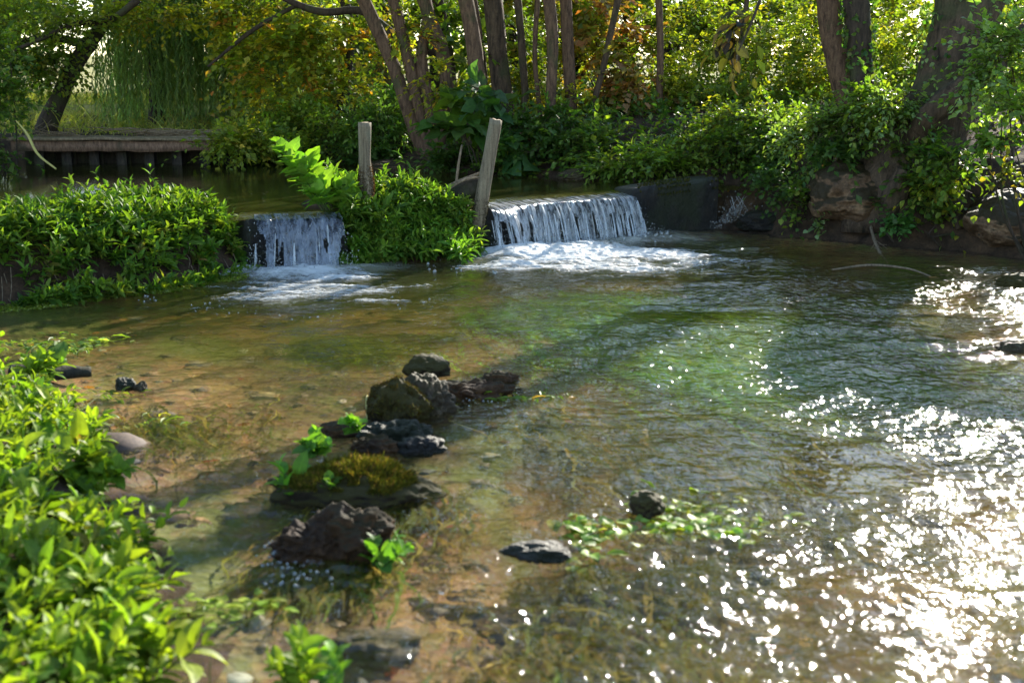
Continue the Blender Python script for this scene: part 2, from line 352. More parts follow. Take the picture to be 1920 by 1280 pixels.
# creek bed: gravel, sand, weed film
def bed_mat():
    m, nt, N, L = new_mat('stream_bed_gravel'); co = N('TexCoord').outputs['Object']
    n1 = noise_tex(N, L, co, 1.1, 6, .6, .4); n2 = noise_tex(N, L, co, 9, 6, .7); n3 = noise_tex(N, L, mapping(N, L, co, (1.0, .55, 1), (0, 0, .5)), 1.3, 4, .6, .8)
    vo = N('TexVoronoi'); vo.inputs['Scale'].default_value = 26; L(co, vo.inputs['Vector'])
    col = ramp(N, L, n1, [(.28, (.036, .022, .010)), (.43, (.11, .066, .024)), (.57, (.21, .125, .046)), (.74, (.31, .215, .11))])
    col = mixc(N, L, .6, col, ramp(N, L, n2, [(.3, (.35, .33, .3)), (.7, (1.35, 1.3, 1.2))]), 'MULTIPLY')
    col = mixc(N, L, .35, col, mixc(N, L, 1., col, vo.outputs['Color'], 'MULTIPLY'))
    col = mixc(N, L, ramp(N, L, n3, [(.47, (0, 0, 0)), (.6, (.85, .85, .85))]), col, mixc(N, L, n2, (.025, .04, .008), (.11, .14, .018)))
    p = N('BsdfPrincipled'); L(col, p.inputs['Base Color']); p.inputs['Roughness'].default_value = .9
    b = N('Bump'); b.inputs['Strength'].default_value = .5; b.inputs['Distance'].default_value = .02
    L(math_n(N, L, 'ADD', n2, vo.outputs['Distance']), b.inputs['Height']); L(b.outputs[0], p.inputs['Normal'])
    o = N('OutputMaterial'); L(p.outputs[0], o.inputs['Surface']); return m
M_BED = bed_mat()
def compact(V, F):
    u, inv = np.unique(F, return_inverse=True); return V[u], inv.reshape(F.shape), u
v, f, _ = compact(V, F[isbed]); struct(mesh_obj('stream_bed', v, f, M_BED))
v, f, _ = compact(V, F[~isbed]); struct(mesh_obj('ground', v, f, M_SOIL))
gx = np.r_[np.linspace(-260, -9.4, 26), np.linspace(-8, 6.5, 12), np.linspace(7.9, 260, 26)]; gy = np.r_[np.linspace(-60, .3, 10), np.linspace(2, 20, 10), np.linspace(21.9, 420, 40)]
GX, GY = np.meshgrid(gx, gy, indexing='ij'); ins = (GX > -9.3) & (GX < 7.8) & (GY > .4) & (GY < 21.8)
GZ = np.where(ins, -1.5, .95 + .3 * fbm2(GX * .2, GY * .2, 3, 8)) ; GZ = np.where((GY < 1) & ~ins, .2, GZ); GZ = GZ + 6 * sst(60, 400, GY)
struct(mesh_obj('meadow', np.stack([GX, GY, GZ], -1).reshape(-1, 3), grid_faces(len(gx), len(gy))[:, ::-1], M_MEADOW))


# ================================================================== WATER
def seg_d(x, y, a, b):
    ex, ey = b[0] - a[0], b[1] - a[1]; k = np.clip(((x - a[0]) * ex + (y - a[1]) * ey) / (ex * ex + ey * ey), 0, 1)
    return np.hypot(x - a[0] - k * ex, y - a[1] - k * ey)
F1A, F1B = np.array([-2.05, 9.70]), np.array([-1.36, 9.87])
F2A, F2B = np.array([-.23, 10.72]), np.array([1.14, 11.72])
def water_mat():
    m, nt, N, L = new_mat('stream_water'); co = N('TexCoord').outputs['Object']
    at_ = lambda n: N('Attribute', attribute_name=n).outputs['Fac']
    dep, tur, rip = at_('depth'), at_('turbid'), at_('ripple')
    w = noise_tex(N, L, co, 2.2, 2); 
    v = N('VectorMath', operation='ADD'); L(mapping(N, L, co, (1, .62, 1), (0, 0, .45)), v.inputs[0])
    ws = N('VectorMath', operation='SCALE'); L(N('TexNoise').outputs['Color'], ws.inputs[0]); ws.inputs['Scale'].default_value = .0; L(ws.outputs[0], v.inputs[1])
    b1 = noise_tex(N, L, v.outputs[0], 27, .8, .45, .8); b2 = noise_tex(N, L, v.outputs[0], 62, 2, .5, .5)
    b3 = noise_tex(N, L, mapping(N, L, co, (5.5, 24, 1), (0, 0, .32)), 1, 2, .5, .5)
    b1 = math_n(N, L, 'ADD', b1, math_n(N, L, 'MULTIPLY', b3, .9))
    h = math_n(N, L, 'ADD', b1, math_n(N, L, 'MULTIPLY', b2, .28))
    b = N('Bump'); b.inputs['Distance'].default_value = .0085; L(rip, b.inputs['Strength']); L(h, b.inputs['Height'])
    fr = N('Fresnel'); fr.inputs['IOR'].default_value = 1.33; L(b.outputs[0], fr.inputs['Normal'])
    tint = ramp(N, L, dep, [(0, (1, 1, 1)), (.12, (.95, .92, .83)), (.3, (.77, .73, .48)), (.6, (.42, .43, .19))])
    tr = N('BsdfTransparent'); L(tint, tr.inputs['Color'])
    sc = N('BsdfDiffuse'); L(mixc(N, L, tur, (.085, .085, .024), (.55, .56, .50)), sc.inputs['Color'])
    f = math_n(N, L, 'ADD', math_n(N, L, 'MULTIPLY', math_n(N, L, 'SUBTRACT', dep, .12, True), .8), math_n(N, L, 'MULTIPLY', tur, .8), True)
    re = N('BsdfRefraction'); re.inputs['IOR'].default_value = 1.33; re.inputs['Roughness'].default_value = 0; L(tint, re.inputs['Color']); L(b.outputs[0], re.inputs['Normal'])
    front = math_n(N, L, 'SUBTRACT', 1., N('NewGeometry').outputs['Backfacing'])
    th = N('MixShader'); L(math_n(N, L, 'MULTIPLY', front, .85), th.inputs[0]); L(tr.outputs[0], th.inputs[1]); L(re.outputs[0], th.inputs[2]); tr = th
    body = N('MixShader'); L(math_n(N, L, 'MINIMUM', f, .85), body.inputs[0]); L(tr.outputs[0], body.inputs[1]); L(sc.outputs[0], body.inputs[2])
    g = N('BsdfGlossy'); g.inputs['Roughness'].default_value = .07; L(b.outputs[0], g.inputs['Normal'])
    up = math_n(N, L, 'MULTIPLY', fr.outputs[0], math_n(N, L, 'SUBTRACT', 1., N('NewGeometry').outputs['Backfacing']))   # seen from below the surface transmits
    mx = N('MixShader'); L(up, mx.inputs[0]); L(body.outputs[0], mx.inputs[1]); L(g.outputs[0], mx.inputs[2])
    o = N('OutputMaterial'); L(mx.outputs[0], o.inputs['Surface']); return m
M_WATER = water_mat()

nw = 100
lam = np.exp(rng.uniform(math.log(.04), math.log(.17), nw)); wang = rng.normal(R(-75), R(52), nw); wph = rng.uniform(0, 6.28, nw)
ROCK_AT = [on(752, 770), on(665, 925), on(625, 1045), on(880, 735), on(1215, 960), on(1010, 1030)]
def wave_zone(x, y):
    f1 = seg_d(x, y, F1A, F1B); f2 = seg_d(x, y, F2A, F2B)
    xr = x + .12 * (y - 6)
    s = .10 + .085 * sst(-.2, 1.5, xr) * sst(11.2, 8.8, y) + .11 * np.exp(-(f2 / 1.0) ** 2) + .06 * np.exp(-(f1 / .55) ** 2)
    s += .15 * sst(4.6, 3.4, y) * sst(-.9, 0, x) * sst(1.5, .2, xr)
    r = on(400, 960); s += .26 * np.exp(-(((x - r[0]) / .32) ** 2 + ((y - r[1]) / .75) ** 2))
    for q in ROCK_AT: s += .04 * np.exp(-(np.hypot(x - q[0], y - q[1]) / .35) ** 2)
    s += .09 * np.exp(-(((x - .35) / .9) ** 2 + ((y - 6.6) / .9) ** 2))
    return np.clip(s * (.8 + .95 * fbm2(x * .8, y * 1.3, 3, 31)), .008, .30)
def waves(x, y):
    wx = x + .16 * fbm2(x * 1.1, y * 1.1, 3, 41); wy = y + .16 * fbm2(x * 1.1 + 7, y * 1.1, 3, 43)
    h = np.zeros(x.shape); k = 2 * np.pi / lam
    for i in range(nw): h += np.sin(k[i] * (wx * math.cos(wang[i]) + wy * math.sin(wang[i])) + wph[i]) / k[i]
    return h * math.sqrt(2 / nw)
def water_sheet(name, x0, x1, y0, y1, step, keep, zfun, attrs):
    xs = np.arange(x0, x1, step); ys = [y0]
    while ys[-1] < y1: ys.append(ys[-1] + step * (1 if step > .03 else .85 + .09 * ys[-1]))
    ys = np.array(ys); X, Y = np.meshgrid(xs, ys, indexing='ij')
    F = grid_faces(len(xs), len(ys)); K = keep(X, Y).ravel(); F = F[K[F].all(1)]
    u, inv = np.unique(F, return_inverse=True); F = inv.reshape(F.shape)[:, ::-1]; x, y = X.ravel()[u], Y.ravel()[u]
    return struct(mesh_obj(name, np.stack([x, y, zfun(x, y)], 1), F, M_WATER, attrs=attrs(x, y)))
lam2 = np.exp(rng.uniform(math.log(.26), math.log(.75), 34)); ang2 = rng.normal(R(-80), R(42), 34); ph2 = rng.uniform(0, 6.28, 34)
def swell(x, y):
    wx = x + .25 * fbm2(x * .9 + 3, y * .9, 3, 141); wy = y + .25 * fbm2(x * .9 + 17, y * .9, 3, 143); k = 2 * np.pi / lam2
    h = sum(np.sin(k[i] * (wx * math.cos(ang2[i]) + wy * math.sin(ang2[i])) + ph2[i]) / k[i] for i in range(34)) * math.sqrt(2 / 34)
    return h
def low_z(x, y):
    s = wave_zone(x, y); f2 = seg_d(x, y, F2A, F2B); f1 = seg_d(x, y, F1A, F1B)
    return s * 1.0 * waves(x, y) + np.clip(s - .03, 0, .12) * .75 * swell(x, y) + .045 * np.exp(-((f2 - .35) / .25) ** 2) + .03 * np.exp(-((f1 - .25) / .2) ** 2) + .02 * sst(6, 11, y) * 0
def low_attrs(x, y):
    d = np.clip(-hz(x, y), 0, 1); f2 = seg_d(x, y, F2A, F2B); f1 = seg_d(x, y, F1A, F1B)
    t = np.clip(.95 * np.exp(-(f2 / .75) ** 2) + .75 * np.exp(-(f1 / .6) ** 2), 0, 1) * (.55 + .6 * fbm2(x * 3, y * 3, 3, 51))
    rp = np.clip(.05 + wave_zone(x, y) * 6.5, .15, 1.)
    return dict(depth=d, turbid=np.clip(t, 0, 1), ripple=rp)
def keep_low(X, Y):
    dl, dp = sdist(LOWER, X, Y), sdist(POND, X, Y); return (dl < .45) & ((dp > -.10) | (Y < 7)) & ~((dl > 0) & (Y > 12.0) & (X < 2.2))
water_sheet('stream_water', -5.2, 6.4, 1.1, 12.6, .014, keep_low, low_z, low_attrs)
def pond_z(x, y):
    dl = sdist(LOWER, x, y); f = np.minimum(seg_d(x, y, F1A, F1B), seg_d(x, y, F2A, F2B))
    rip = .014 * np.exp(-(f / .8) ** 2) + .004
    return POND_Z + rip * waves(x * 1.0, y) - .035 * sst(.30, .0, dl) * (f < 1.2)
def keep_pond(X, Y):
    dp = sdist(POND, X, Y); dl = sdist(LOWER, X, Y); return (dp < .35) & (dl > .02)
water_sheet('pond_water', -8.6, 2.6, 7.2, 16.6, .045, keep_pond, pond_z,
            lambda x, y: dict(depth=np.clip((POND_Z - hz(x, y)) * .9, 0, .6), turbid=0 * x, ripple=.10 + .35 * np.exp(-(np.minimum(seg_d(x, y, F1A, F1B), seg_d(x, y, F2A, F2B)) / .5) ** 2)))

# foam: lacy floating froth below both falls and along the planted bank
def foam_mat():
    m, nt, N, L = new_mat('white_foam'); co = N('TexCoord').outputs['Object']
    n = noise_tex(N, L, co, 120, 3, .7); d = N('BsdfDiffuse'); d.inputs['Color'].default_value = (.80, .82, .82, 1)
    b = N('Bump'); b.inputs['Strength'].default_value = .8; b.inputs['Distance'].default_value = .006; L(n, b.inputs['Height']); L(b.outputs[0], d.inputs['Normal'])
    t = N('BsdfTranslucent'); t.inputs['Color'].default_value = (.8, .82, .82, 1)
    g = N('BsdfGlossy'); g.inputs['Roughness'].default_value = .25; L(b.outputs[0], g.inputs['Normal'])
    mx = N('MixShader'); mx.inputs[0].default_value = .35; L(d.outputs[0], mx.inputs[1]); L(t.outputs[0], mx.inputs[2])
    m2 = N('MixShader'); m2.inputs[0].default_value = .06; L(mx.outputs[0], m2.inputs[1]); L(g.outputs[0], m2.inputs[2])
    den = N('Attribute', attribute_name='froth').outputs['Fac']; lc = noise_tex(N, L, mapping(N, L, co, (1, 1.7, 1)), 34, 5, .75, .6)
    al = ramp(N, L, math_n(N, L, 'ADD', math_n(N, L, 'MULTIPLY', den, 1.15), math_n(N, L, 'MULTIPLY', math_n(N, L, 'SUBTRACT', lc, .5), 1.5)), [(.06, (0, 0, 0)), (.95, (.95, .95, .95))])
    tt = N('BsdfTransparent'); m3 = N('MixShader'); L(al, m3.inputs[0]); L(tt.outputs[0], m3.inputs[1]); L(m2.outputs[0], m3.inputs[2])
    o = N('OutputMaterial'); L(m3.outputs[0], o.inputs['Surface']); return m
M_FOAM = foam_mat()
FOAM = [(on(560, 512), .50, .22, 1.0), (on(640, 520), .55, .24, .75), (on(560, 540), .75, .34, .62), (on(580, 562), .70, .26, .44), (on(470, 555), .40, .25, .50), (on(700, 545), .40, .22, .36),
        (on(1030, 478), .75, .30, 1.25), (on(1120, 475), .75, .36, 1.1), (on(1080, 495), 1.0, .42, .78), (on(1250, 475), .6, .34, .55), (on(1310, 490), .5, .3, .35), (on(1180, 510), .8, .3, .4), (on(960, 500), .4, .2, .5)]
def foam_density(x, y):
    s = np.zeros(x.shape)
    for c, rx, ry, a in FOAM: s = s + a * np.exp(-(((x - c[0]) / rx) ** 2 + ((y - c[1]) / ry) ** 2) ** 1.3)
    dl = sdist(LOWER, x, y); s += .75 * np.exp(-((dl + .05) / .05) ** 2) * sst(-3.2, -2.5, x) * sst(-1.9, -2.1, x)
    s += .5 * np.exp(-((dl + .06) / .07) ** 2) * ((x > -.4) & (x < 1.3) & (y > 10.2))
    return s
xs = np.arange(-3.4, 2.4, .010); ys = np.arange(7.6, 12.2, .010); X, Y = np.meshgrid(xs, ys, indexing='ij')
wx = X + .10 * fbm2(X * 3, Y * 3, 2, 77); wy = Y + .07 * fbm2(X * 3 + 9, Y * 3, 2, 78)
lace = fbm2(wx * 3.2, wy * 8.5, 4, 61) ; rid = 1 - np.abs(fbm2(wx * 4.5, wy * 10, 3, 66)) * 2.2; fine = fbm2(X * 38, Y * 38, 2, 63)
S = foam_density(X, Y) + .72 * lace + .22 * rid + .16 * fine - .58
keep = (S > 0) & (sdist(LOWER, X, Y) < .1); F = grid_faces(len(xs), len(ys)); F = F[keep.ravel()[F].all(1)]
u, inv = np.unique(F, return_inverse=True); F = inv.reshape(F.shape); x, y, s = X.ravel()[u], Y.ravel()[u], S.ravel()[u]
z = low_z(x, y) + .003 + np.clip(s, 0, 1) * .016 + .012 * fbm2(x * 14, y * 22, 3, 5) * np.clip(s * 3, 0, 1) + .004 * vn2(x * 60, y * 60, 6) * np.clip(s * 3, 0, 1)
tag(mesh_obj('foam', np.stack([x, y, z], 1), F, M_FOAM, attrs=dict(froth=np.clip(s, 0, 1.2))), 'white lacy foam spreading on the pool below the two falls', 'foam', kind='stuff')

# clear bubbles riding on the pool
def bubble_mat():
    m, nt, N, L = new_mat('clear_bubble'); fr = N('Fresnel'); fr.inputs['IOR'].default_value = 1.5
    g = N('BsdfGlossy'); g.inputs['Roughness'].default_value = .05; t = N('BsdfTransparent'); t.inputs['Color'].default_value = (.95, .97, .97, 1)
    d = N('BsdfDiffuse'); d.inputs['Color'].default_value = (.8, .82, .82, 1); m2 = N('MixShader'); m2.inputs[0].default_value = .22; L(t.outputs[0], m2.inputs[1]); L(d.outputs[0], m2.inputs[2])
    mx = N('MixShader'); L(fr.outputs[0], mx.inputs[0]); L(m2.outputs[0], mx.inputs[1]); L(g.outputs[0], mx.inputs[2])
    o = N('OutputMaterial'); L(mx.outputs[0], o.inputs['Surface']); return m
M_BUBBLE = bubble_mat()
_bm = bmesh.new(); bmesh.ops.create_icosphere(_bm, subdivisions=2, radius=1); ICO_V = np.array([v.co[:] for v in _bm.verts]); ICO_F = np.array([[v.index for v in f.verts] for f in _bm.faces]); _bm.free()
def balls(g, P, r, sq=(1, 1, 1)):
    n = len(P); V = np.asarray(P)[:, None] + ICO_V[None] * np.asarray(r)[:, None, None] * np.asarray(sq); k = len(ICO_V)
    g.add(V.reshape(-1, 3), (ICO_F[None] + (np.arange(n) * k)[:, None, None]).reshape(-1, 3))
g = Geo()
def bub(px, py, sx, sy, n, r0, r1):
    c = [on(px + rng.normal(0, sx), py + rng.normal(0, sy)) for _ in range(n)]; c = np.array(c); r = np.exp(rng.uniform(math.log(r0), math.log(r1), n))
    c[:, 2] = low_z(c[:, 0], c[:, 1]) + r * .3; balls(g, c, r)
bub(880, 500, 45, 8, 34, .004, .018); bub(400, 580, 40, 9, 14, .003, .009); bub(560, 592, 60, 8, 18, .003, .009); bub(730, 560, 50, 8, 14, .003, .010); bub(1290, 505, 50, 8, 30, .003, .009); bub(275, 558, 14, 4, 9, .004, .013)
bub(530, 1050, 18, 22, 45, .0025, .007); bub(560, 1085, 25, 8, 20, .0025, .007); bub(885, 748, 40, 8, 40, .002, .006); bub(1215, 448, 25, 5, 30, .006, .02)
tag(g.build('bubbles', M_BUBBLE), 'clear round air bubbles drifting over the pool surface', 'bubbles', kind='stuff')

# ================================================================== WEIR
def wall_front():
    P = spline(np.c_[FRONT[3:], np.zeros(len(FRONT) - 3)], 2)  # placeholder length
    pts = [FRONT[4]]
    for a, b in zip(FRONT[4:-1], FRONT[5:]):
        n = max(2, int(np.linalg.norm(b - a) / .035)); pts += [a + (b - a) * (i + 1) / n for i in range(n)]
    return np.array(pts)
WF = wall_front(); WT = unit(np.gradient(WF, axis=0)); WN = np.stack([-WT[:, 1], WT[:, 0]], 1)
k9 = np.ones(9) / 9; WN = unit(np.stack([np.convolve(np.pad(WN[:, i], 4, mode='edge'), k9, 'valid') for i in range(2)], 1))
top = np.interp(WF[:, 0], [-2.09, -2.07, -1.34, -1.30, -.30, -.27, 1.13, 1.17, 1.6, 2.1], [-.1, .375, .375, -.1, -.1, .365, .372, .44, .48, .52])
prof = [(-.02, -.75), (-.02, -.3), (.0, -.1), (.0, .5), (.0, .8), (.005, .93), (.03, 1.), (.1, 1.0), (.2, 1.0), (.3, 1.), (.33, .9), (.33, -.6)]
V = []
for i, (p, nrm) in enumerate(zip(WF, WN)):
    for j, (o, h) in enumerate(prof):
        z = (top[i] * h if top[i] > 0 else top[i] - .1 + h * .1) if h > 0 else h
        d = .03 * mnoise.noise(Vector((p[0] * 22, p[1] * 22, z * 16))) * .6 + .022 * mnoise.noise(Vector((p[0] * 9, p[1] * 9, z * 11))) + .03 * mnoise.noise(Vector((p[0] * 2.3, p[1] * 2.3, z * 3)))
        zz = z + (.010 * mnoise.noise(Vector((p[0] * 12, p[1] * 12, o * 20))) if h > .9 else 0)
        V.append((p[0] + nrm[0] * (o + (d if o < .05 else 0)), p[1] + nrm[1] * (o + (d if o < .05 else 0)), zz))
V = np.array(V); wall = tag(mesh_obj('weir_wall', V, grid_faces(len(WF), len(prof)), M_WETSTONE), 'low black wet stone weir wall running across the stream under the falls', 'weir')

def fall_mat(name, white, lo, hi, tintc, scale):
    m, nt, N, L = new_mat(name); uv = N('UVMap').outputs['UV']
    n1 = noise_tex(N, L, mapping(N, L, uv, (scale, 2.2, 1)), 1, 4, .65, .25); n2 = noise_tex(N, L, mapping(N, L, uv, (scale * 3.2, 9, 1)), 1, 3, .6)
    sx = N('SeparateXYZ'); L(uv, sx.inputs[0])
    s = math_n(N, L, 'ADD', math_n(N, L, 'ADD', math_n(N, L, 'MULTIPLY', n1, .75), math_n(N, L, 'MULTIPLY', n2, .3)), math_n(N, L, 'MULTIPLY', sx.outputs['Y'], .16))
    fac = ramp(N, L, s, [(lo, (0, 0, 0)), (hi, (1, 1, 1))])  # white streaks: aerated water plus its bright glints, put into the colour
    b = N('Bump'); b.inputs['Strength'].default_value = .9; b.inputs['Distance'].default_value = .03; L(s, b.inputs['Height'])
    fr = N('Fresnel'); fr.inputs['IOR'].default_value = 1.45; L(b.outputs[0], fr.inputs['Normal'])
    t = N('BsdfTransparent'); t.inputs['Color'].default_value = (*tintc, 1); g = N('BsdfGlossy'); g.inputs['Roughness'].default_value = .12; L(b.outputs[0], g.inputs['Normal'])
    w = N('MixShader'); L(fr.outputs[0], w.inputs[0]); L(t.outputs[0], w.inputs[1]); L(g.outputs[0], w.inputs[2])
    d = N('BsdfDiffuse'); d.inputs['Color'].default_value = (*white, 1); L(b.outputs[0], d.inputs['Normal']); tl = N('BsdfTranslucent'); tl.inputs['Color'].default_value = (*white, 1)
    dd = N('MixShader'); dd.inputs[0].default_value = .5; L(d.outputs[0], dd.inputs[1]); L(tl.outputs[0], dd.inputs[2])
    mx = N('MixShader'); L(fac, mx.inputs[0]); L(w.outputs[0], mx.inputs[1]); L(dd.outputs[0], mx.inputs[2])
    o = N('OutputMaterial'); L(mx.outputs[0], o.inputs['Surface']); return m
M_FALL1 = fall_mat('falling_water_sheet', (.62, .70, .85), .44, .86, (.62, .70, .85), 16)  # the blue of the reflected sky is put into this sheet's colour
M_FALL2 = fall_mat('falling_water_streaks', (.80, .83, .86), .46, .70, (.80, .84, .86), 20)
M_STRAND = fall_mat('falling_water_strand', (.84, .87, .90), .3, .75, (.9, .93, .95), 30)

def waterfall(name, label, A, B, lipz, mat, reach, n_str, seed, strand_r, flare, ragged):
    root = thing(name, label, 'waterfall'); A = np.asarray(A); B = np.asarray(B); W = np.linalg.norm(B - A); T = (B - A) / W; Nn = np.array([-T[1], T[0]])
    nu, nv = int(W / .008), 46
    u = np.linspace(0, W, nu); v = np.linspace(-.18, 1, nv); U, Vv = np.meshgrid(u, v, indexing='ij')
    drop = np.clip(Vv, 0, 1) ** 1.15; zz = np.where(Vv < 0, lipz + .012 + .02 * np.clip(-Vv / .18, 0, 1), lipz + .012 - drop * (lipz + .05))
    rch = reach * (.75 + .5 * vn2(U * 5, U * 0, seed)) * (1 + flare * np.exp(-((U - .1) / .25) ** 2))
    out = np.where(Vv < 0, -Vv * 1.1, -(.012 + rch * np.sqrt(np.clip(drop, 0, 1))))
    rid = .022 * fbm2(U * 26, Vv * 1.6, 3, seed + 2) + .010 * fbm2(U * 70, Vv * 5, 2, seed + 5)
    out = out + np.where(Vv > -.02, rid * np.clip(.3 + Vv * 1.5, 0, 1), 0)
    spread = (U - W / 2) * (1 + .10 * np.clip(drop, 0, 1)) + W / 2
    X = A[0] + T[0] * spread + Nn[0] * out; Y_ = A[1] + T[1] * spread + Nn[1] * out
    F = grid_faces(nu, nv)
    # ragged gaps where the sheet tears
    tear = fbm2(U * 15, Vv * .5, 3, seed + 7) + ragged * sst(.15, .0, np.minimum(U, W - U)) + .12 * Vv - .9 * sst(.5, .1, Vv)
    keepv = ((tear < .40) | (Vv < .02)).ravel(); F = F[keepv[F].all(1)]
    mesh_obj('water_sheet', np.stack([X, Y_, zz], -1).reshape(-1, 3), F, mat, root, uv=np.stack([U, Vv], -1).reshape(-1, 2))
    g = Geo(); r2 = np.random.default_rng(seed)
    for i in range(n_str):
        uu = r2.uniform(-.01, W + .01); r0 = strand_r * r2.uniform(.4, 1.5); k = r2.uniform(.8, 1.45) * reach; st = r2.uniform(0, .55); en = min(1.05, st + r2.uniform(.3, .9)); sd = r2.normal(0, .02)
        q = np.linspace(st, en, 7); dr = q ** 1.15
        pts = [(A[0] + T[0] * (uu + sd * s) - Nn[0] * (.02 + k * math.sqrt(s)), A[1] + T[1] * (uu + sd * s) - Nn[1] * (.02 + k * math.sqrt(s)), lipz + .012 - s * (lipz + .05), r0 * (.35 + .8 * math.sin(math.pi * (j + .4) / 7.2))) for j, s in enumerate(dr)]
        tube(g, pts, 14, 6, .35, 40, i, cap=False)
    gv = np.concatenate(g.v); gf = np.concatenate(g.f)
    mesh_obj('falling_strands', gv, gf, M_STRAND, root, uv=np.stack([gv[:, 0] * T[0] + gv[:, 1] * T[1], 1 - gv[:, 2] / .4], 1))['kind'] = 'stuff'
    g = Geo(); n = int(520 * W); uu = r2.uniform(-.06, W + .06, n); s = r2.random(n) ** .6; o = .02 + reach * np.sqrt(s) * r2.uniform(.6, 1.8, n)
    P = np.stack([A[0] + T[0] * uu - Nn[0] * o, A[1] + T[1] * uu - Nn[1] * o, lipz - s * lipz + r2.normal(0, .02, n)], 1)
    balls(g, P, np.exp(r2.uniform(math.log(.0016), math.log(.006), n)), (1, 1, 1.5))
    n = int(420 * W); P = np.stack([A[0] + T[0] * (u0 := r2.uniform(-.1, W + .1, n)) - Nn[0] * (o := reach * r2.uniform(.6, 2.4, n)), A[1] + T[1] * u0 - Nn[1] * o, np.abs(r2.normal(0, .05, n)) + .02], 1)
    balls(g, P, np.exp(r2.uniform(math.log(.0016), math.log(.006), n)))
    g.build('spray_drops', M_BUBBLE, root)['kind'] = 'stuff'
    return root
waterfall('waterfall', 'narrow bluish waterfall pouring between the two leafy banks', F1A + (.03, 0), F1B + (.0, .0), .375, M_FALL1, .15, 9, 5, .006, 0, .9)
waterfall('waterfall', 'wide streaked waterfall over the black wall beside the leaning post', F2A, F2B, .37, M_FALL2, .17, 70, 9, .006, 1.1, .6)

# trickle at the right end of the weir
ra = at(1388, 372, 12.25); g = Geo(); r2 = np.random.default_rng(4)
rt = thing('trickle', 'small splashing trickle at the right end of the weir wall', 'trickle')
for i in range(9):
    a = at(1386 + r2.normal(0, 9), 368 + r2.uniform(-8, 8), 12.25); b = at(1378 + r2.normal(0, 12), 398 + r2.normal(0, 5), 12.15); c = at(1345 + r2.normal(0, 18), 424 + r2.normal(0, 5), 12.05)
    pts = [a, b]
    tube(g, [(*p, r2.uniform(.0006, .0022)) for p in pts], 12, 5, .5, 50, i, cap=False)
gv = np.concatenate(g.v); mesh_obj('falling_strands', gv, np.concatenate(g.f), M_STRAND, rt, uv=np.stack([gv[:, 0], 1 - gv[:, 2] / .4], 1))
g = Geo(); P = np.array([at(1385 + r2.normal(0, 24), 392 + r2.normal(0, 18), 12.1 + r2.normal(0, .04)) for _ in range(150)] + [at(1388 - 48 * (k := r2.random()) + r2.normal(0, 7), 392 + 34 * k + r2.normal(0, 5), 12.1 + r2.normal(0, .03)) for _ in range(260)]); balls(g, P, np.exp(r2.uniform(math.log(.0015), math.log(.006), len(P))))
g.build('spray_drops', M_BUBBLE, rt)['kind'] = 'stuff'

# posts
def post(name, label, path, n_seed, mat, moss=None):
    root = thing(name, label, 'post', 'old wooden posts on the weir'); g = Geo(); tube(g, path, 30, 22, .07, 3, n_seed)
    v = g.v[0]
    # splintered top edge
    t = v[:, 2] > path[-1][2] - .02; v[t, 2] += .014 * vn2(v[t, 0] * 60, v[t, 1] * 60, 3)
    g.build('shaft', mat, root)
    if moss:
        gm = Geo(); z0, z1, dens, pl = moss; P0 = spline(path, 200); n = dens; k = rng.integers(0, 200, n); S = P0[k]; sel = (S[:, 2] > z0) & (S[:, 2] < z1 + rng.normal(0, .03, n)); S = S[sel]; n = len(S)
        a = rng.uniform(0, 6.28, n); d = np.stack([np.cos(a), np.sin(a), rng.normal(.1, .4, n)], 1)
        leaves(gm, S[:, :3] + d * S[:, 3:4] * .96 * (1, 1, 0), d + rng.normal(0, .4, (n, 3)), rng.normal(0, 1, (n, 3)), rng.uniform(.008, .02, n), .005, pal(n, pl, .3), T_FAR)
        gm.build('moss', M_MOSS, root)
    return root
Yp = 10.25
a, b = at(687, 388, Yp), at(684, 232, Yp)
post('wooden_post', 'upright grey post with reddish brown moss on its lower half', [(*(a - (0, 0, .35)), .056), (*a, .060), (*at(686, 330, Yp), .059), (*at(685, 320, Yp), .054), (*b, .053)], 3, M_POST,
     (.2, at(686, 318, Yp)[2], 9000, [(3, (.085, .035, .015)), (2, (.05, .03, .012)), (1, (.10, .07, .02))]))
Yp = 10.6
a, b = at(897, 410, Yp), at(930, 226, Yp)
post('wooden_post', 'leaning pale post standing at the edge of the wide waterfall', [(*at(885, 470, Yp), .07), (*a, .064), (*at(910, 335, Yp), .058), (*b, .054)], 8, M_POST,
     (-.1, at(905, 375, Yp)[2], 7000, [(3, (.02, .017, .010)), (1, (.05, .05, .015))]))
# black rotten log and debris wedged behind the leaning post
g = Geo(); tube(g, [(*at(815, 400, 10.9), .05), (*at(850, 372, 10.8), .085), (*at(895, 350, 10.72), .075), (*at(915, 342, 10.75), .05)], 26, 16, .35, 7, 3); tube(g, [(*at(868, 470, 10.55), .08), (*at(872, 425, 10.62), .10), (*at(862, 385, 10.7), .07)], 20, 14, .4, 8, 5)
tag(g.build('rotten_log', M_WETWOOD), 'black rotten log wedged between the plants and the leaning post', 'log')
g = Geo(); tube(g, [(*at(855, 345, 10.8), .012), (*at(861, 300, 10.85), .011), (*at(866, 272, 10.9), .008)], 16, 8, .2, 8, 2); tag(g.build('dead_stick', M_TWIG), 'thin bare stick standing upright left of the leaning post', 'stick')
g = Geo(); tube(g, [(*at(818, 362, 10.75), .010), (*at(850, 345, 10.7), .016), (*at(905, 323, 10.66), .013)], 20, 8, .2, 8, 4); tag(g.build('dead_stick', M_TWIG), 'bent pale stick lying across the black log', 'stick')
